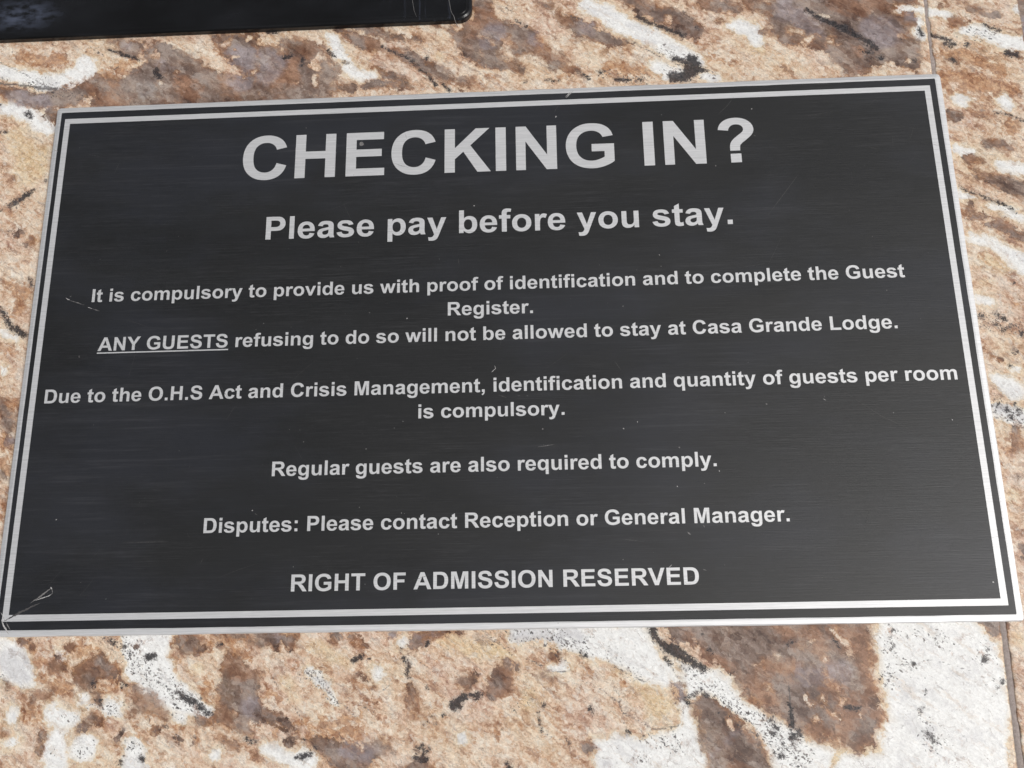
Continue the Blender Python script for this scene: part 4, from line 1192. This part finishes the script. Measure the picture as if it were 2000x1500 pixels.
def text_line(text, x_left, x_right, baseline, cap, label, underline=None, step=2.04):
    """x_left: left ink edge of the first letter, x_right: right ink edge of the last one (mm)"""
    pen = 0; loops = []; edges = []
    for i, ch in enumerate(text):
        w, ls = OUT[ch]
        for l in ls: loops.append([(px + pen, py) for px, py in l])
        if ls: edges.append((min(p[0] for l in ls for p in l) + pen, max(p[0] for l in ls for p in l) + pen))
        pen += w
    a, b = edges[0][0], edges[-1][1]
    sx = (x_right - x_left) / (b - a); sy = cap / 1466.0
    cu = bpy.data.curves.new('text_line', 'CURVE'); cu.dimensions = '2D'; cu.fill_mode = 'BOTH'
    for l in loops:
        sp = cu.splines.new('POLY'); sp.points.add(len(l) - 1); sp.use_cyclic_u = True
        for q, (px, py) in zip(sp.points, l): q.co = ((x_left + (px - a) * sx) * 1.0, (baseline + py * sy) * 1.0, 0, 1)
    tmp = bpy.data.objects.new('text_tmp', cu); col.objects.link(tmp)
    dg = bpy.context.evaluated_depsgraph_get()
    src = bpy.data.meshes.new_from_object(tmp.evaluated_get(dg))
    bpy.data.objects.remove(tmp); bpy.data.curves.remove(cu)
    vs = [(v.co.x * MM, v.co.y * MM, step * MM) for v in src.vertices]
    fs = [tuple(p.vertices) for p in src.polygons]
    if underline:
        ux0, ux1, uy0, uy1 = underline; n = len(vs)
        vs += [(ux0 * MM, uy0 * MM, step * MM), (ux1 * MM, uy0 * MM, step * MM), (ux1 * MM, uy1 * MM, step * MM), (ux0 * MM, uy1 * MM, step * MM)]
        fs.append((n, n + 1, n + 2, n + 3))
    bpy.data.meshes.remove(src)
    o = mesh_object('text_line', vs, fs, silver, sign); o['label'] = label
    print('LINE', text[:12], 'sx/sy', round(sx / sy, 3))
    return o
text_line('CHECKING IN?', -85.25, 89.46 , 59.7, 16.5, 'large heading CHECKING IN?')
text_line('Please pay before you stay.', -75.75, 79.99, 37.3, 8.25, 'second heading asking to pay before you stay')
text_line('It is compulsory to provide us with proof of identification and to complete the Guest', -133.1, 133.2, 16.8, 4.6, 'line about proof of identification')
text_line('Register.', -14.1, 13.58, 8.35, 4.6, 'single word Register')
text_line('ANY GUESTS refusing to do so will not be allowed to stay at Casa Grande Lodge.', -129.3, 128.76, -0.35, 4.6,
          'line starting with underlined ANY GUESTS', underline=(-129.4, -85.85, -1.28, -0.88))
text_line('Due to the O.H.S Act and Crisis Management, identification and quantity of guests per room', -145.1, 144.97, -17.66, 4.6, 'longest line, starting Due to the O.H.S Act')
text_line('is compulsory.', -23.33, 22.8, -25.75, 4.55, 'short line is compulsory')
text_line('Regular guests are also required to comply.', -69.23, 68.91, -43.15, 4.6, 'line about regular guests')
text_line('Disputes: Please contact Reception or General Manager.', -89.66, 89.46, -60.43, 4.6, 'line about disputes')
text_line('RIGHT OF ADMISSION RESERVED', -61.45, 61.23, -78.55, 5.05, 'bottom line in capitals')

# ---------------------------------------------------------------- scratches and dust on the face
def scratch_mat(name, c, a):
    g = NT(name)
    co = g.mapping(g.coord(), scale=(1000, 1000, 1000))
    n = g.noise(co, 2.5, 4, 0.7)
    g.bsdf(Base_Color=g.ramp(n, [(0.35, lin(*[q * 0.7 for q in c])), (0.65, lin(*c))]), Roughness=0.6)
    return g.mat
tones = [scratch_mat('worn_metal_dim', (84, 82, 82), 1), scratch_mat('worn_metal_mid', (130, 128, 127), 1), scratch_mat('worn_metal_bright', (205, 203, 202), 1)]
def ribbon(pts, hw, z, seed):
    r = random.Random(seed); dense = []
    for a, b in zip(pts[:-1], pts[1:]):
        n = max(2, int(math.hypot(b[0] - a[0], b[1] - a[1]) / 0.35))
        for k in range(n): t = k / n; dense.append((a[0] + (b[0] - a[0]) * t, a[1] + (b[1] - a[1]) * t))
    dense.append(pts[-1]); vs = []; fs = []
    for k, (x, y) in enumerate(dense):
        p = dense[max(0, k - 1)]; q = dense[min(len(dense) - 1, k + 1)]
        dx, dy = q[0] - p[0], q[1] - p[1]; L = math.hypot(dx, dy) or 1
        taper = min(1, 0.25 + 2.0 * min(k, len(dense) - 1 - k) / max(4, len(dense)))
        w = hw * taper * r.uniform(0.45, 1.15); j = r.uniform(-0.3, 0.3) * hw
        nx, ny = -dy / L, dx / L
        vs += [((x + nx * (w + j)) * MM, (y + ny * (w + j)) * MM, z * MM), ((x - nx * (w - j)) * MM, (y - ny * (w - j)) * MM, z * MM)]
        if k: fs.append((2 * k - 2, 2 * k - 1, 2 * k + 1, 2 * k))
    return vs, fs
def speck(x, y, r, z, seed):
    q = random.Random(seed); n = 7; st = q.uniform(0.6, 1.0); an = q.uniform(0, 3)
    pts = []
    for k in range(n):
        t = k * 2 * math.pi / n; rr = r * q.uniform(0.6, 1.1)
        a, b = rr * math.cos(t), rr * math.sin(t) * st
        pts.append(((x + a * math.cos(an) - b * math.sin(an)) * MM, (y + a * math.sin(an) + b * math.cos(an)) * MM, z * MM))
    return pts, [tuple(range(n))]
for i, (hw, s, pts) in enumerate(SCRATCHES):
    vs, fs = ribbon(pts, hw, 2.055, i)
    o = mesh_object('scratch', vs, fs, tones[0 if s < 0.45 else 1 if s < 0.75 else 2], sign)
allv = [[], [], []]; allf = [[], [], []]
def add(k, vs, fs):
    n = len(allv[k]); allv[k] += vs; allf[k] += [tuple(q + n for q in f) for f in fs]
for i, (x, y, r, s) in enumerate(SPECKS): add(0 if s < 0.45 else 1 if s < 0.75 else 2, *speck(x, y, r, 2.05, i))
for i in range(330):
    x, y = random.uniform(-148, 148), random.uniform(-84, 84)
    add(random.choice([0, 0, 0, 1]), *speck(x, y, random.uniform(0.04, 0.13), 2.05, 1000 + i))
dv = []; df = []; mi = []
for k in range(3):
    n = len(dv); dv += allv[k]; df += [tuple(q + n for q in f) for f in allf[k]]; mi += [k] * len(allf[k])
sv = []; sf = []
for i in range(70):
    x, y = random.uniform(-146, 146), random.uniform(-83, 83)
    if i % 3 == 0: x = math.copysign(random.uniform(125, 148), x); y = math.copysign(random.uniform(60, 85), y)
    a = random.gauss(0.6, 0.7); L = random.uniform(1.5, 14) * (0.5 if i % 3 == 0 else 1)
    vs, fs = ribbon([(x, y), (x + L * math.cos(a) * 0.5, y + L * math.sin(a) * 0.5 + random.uniform(-.3, .3)), (x + L * math.cos(a), y + L * math.sin(a))], random.uniform(0.02, 0.05), 2.05, 500 + i)
    n = len(sv); sv += vs; sf += [tuple(q + n for q in f) for f in fs]
scuffs = mesh_object('hairline_scuffs', sv, sf, tones[0], sign); scuffs['kind'] = 'stuff'
dust = mesh_object('dust', dv, df, None, sign); dust['kind'] = 'stuff'
for t in tones: dust.data.materials.append(t)
for p, k in zip(dust.data.polygons, mi): p.material_index = k

# ---------------------------------------------------------------- glossy black board at the top
g = NT('glossy_black_plastic')
co = g.mapping(g.coord(), scale=(1000, 1000, 1000))
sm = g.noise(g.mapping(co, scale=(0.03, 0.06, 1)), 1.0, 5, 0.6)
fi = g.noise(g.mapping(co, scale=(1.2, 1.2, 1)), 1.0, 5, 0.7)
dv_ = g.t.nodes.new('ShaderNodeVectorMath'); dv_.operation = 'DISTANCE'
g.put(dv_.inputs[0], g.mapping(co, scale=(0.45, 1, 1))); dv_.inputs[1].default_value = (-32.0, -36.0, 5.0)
painted_reflection = g.math('MULTIPLY', g.step(dv_.outputs['Value'], 9.0, 1.0), g.step(g.noise(g.mapping(co, scale=(0.15, 0.3, 1)), 1.0, 5), 0.35, 0.65))  # bluish cloud reflection, painted into the base colour
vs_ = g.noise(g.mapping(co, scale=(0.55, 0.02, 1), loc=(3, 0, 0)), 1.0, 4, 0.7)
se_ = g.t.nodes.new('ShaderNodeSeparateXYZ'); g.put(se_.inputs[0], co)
reflection_streaks = g.math('MULTIPLY', g.step(vs_, 0.56, 0.7), g.step(se_.outputs[0], 55.0, 85.0))  # upright reflections towards the right end, painted as lighter streaks
painted_reflection = g.math('MAXIMUM', painted_reflection, g.math('MULTIPLY', reflection_streaks, 0.35))
g.bsdf(Base_Color=g.mix(painted_reflection, g.ramp(sm, [(0.4, lin(12, 12, 13)), (0.72, lin(24, 25, 28))]), lin(74, 80, 96)), Roughness=g.range(sm, 0.35, 0.7, 0.12, 0.3),
       Specular_IOR_Level=0.35, Normal=g.bump(fi, 0.03, 0.0003))
board = empty('board', (-100 * MM, 165 * MM, TOP * MM), 'glossy black board with a rounded corner lying above the sign at the top left', 'board')
def bring(ins, r):
    return [(x + 100, y - 165) for x, y in ring_loop(-215 + ins, -5.8 - ins, 119.6 + ins, 212 - ins, max(r - ins, 0.5), n=10, per=60)]
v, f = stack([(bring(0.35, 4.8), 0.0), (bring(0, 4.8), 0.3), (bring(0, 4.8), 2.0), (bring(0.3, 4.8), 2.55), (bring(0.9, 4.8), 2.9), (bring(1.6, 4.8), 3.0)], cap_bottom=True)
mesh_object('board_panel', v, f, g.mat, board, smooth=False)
# a raised bead runs just inside the rim
def bead(ins, w):
    rr = []
    for k in range(5):
        t = k / 4; rr.append((bring(ins + w * t, 4.8), 3.0 + 0.22 * math.sin(math.pi * t)))
    return stack(rr, cap_top=False)
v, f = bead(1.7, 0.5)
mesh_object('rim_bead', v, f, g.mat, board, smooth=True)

def fibre(name, pts, r, label):
    vs = []; fs = []; dense = []
    P = [Vector(p) for p in pts]
    for k in range(len(P) - 1):
        p0 = P[max(0, k - 1)]; p1 = P[k]; p2 = P[k + 1]; p3 = P[min(len(P) - 1, k + 2)]
        for q in range(8):
            t = q / 8
            dense.append(0.5 * ((2 * p1) + (-p0 + p2) * t + (2 * p0 - 5 * p1 + 4 * p2 - p3) * t * t + (-p0 + 3 * p1 - 3 * p2 + p3) * t ** 3))
    dense.append(P[-1]); n = 6; base = dense[0]
    for k, c in enumerate(dense):
        d = (dense[min(k + 1, len(dense) - 1)] - dense[max(k - 1, 0)]).normalized()
        a = d.cross(Vector((0, 0, 1))).normalized(); b = a.cross(d)
        for q in range(n):
            t = q * 2 * math.pi / n
            vs.append((c - base + (a * math.cos(t) + b * math.sin(t)) * r) * MM)
    for k in range(len(dense) - 1):
        for q in range(n): fs.append((k * n + q, k * n + (q + 1) % n, (k + 1) * n + (q + 1) % n, (k + 1) * n + q))
    o = mesh_object(name, vs, fs, tones[2] if r > 0.1 else tones[1], None, smooth=True); o.location = base * MM
    o['label'] = label; o['category'] = 'thread'; o['group'] = 'threads caught on the black board'
    return o
fibre('thread', [(-14.6, 131.5, 1.15), (-13.9, 126.5, 1.15), (-13.2, 122.6, 1.15), (-12.3, 120.7, 1.1), (-11.8, 119.2, 0.1), (-11.2, 118.4, -1.85)], 0.10,
      'pale thread hanging over the lower edge of the black board near its corner')
fibre('thread', [(-27.4, 131.0, 1.12), (-27.0, 127.0, 1.12), (-26.4, 123.5, 1.12), (-25.6, 121.2, 1.12)], 0.06,
      'faint short thread lying on the black board, farther from the corner')
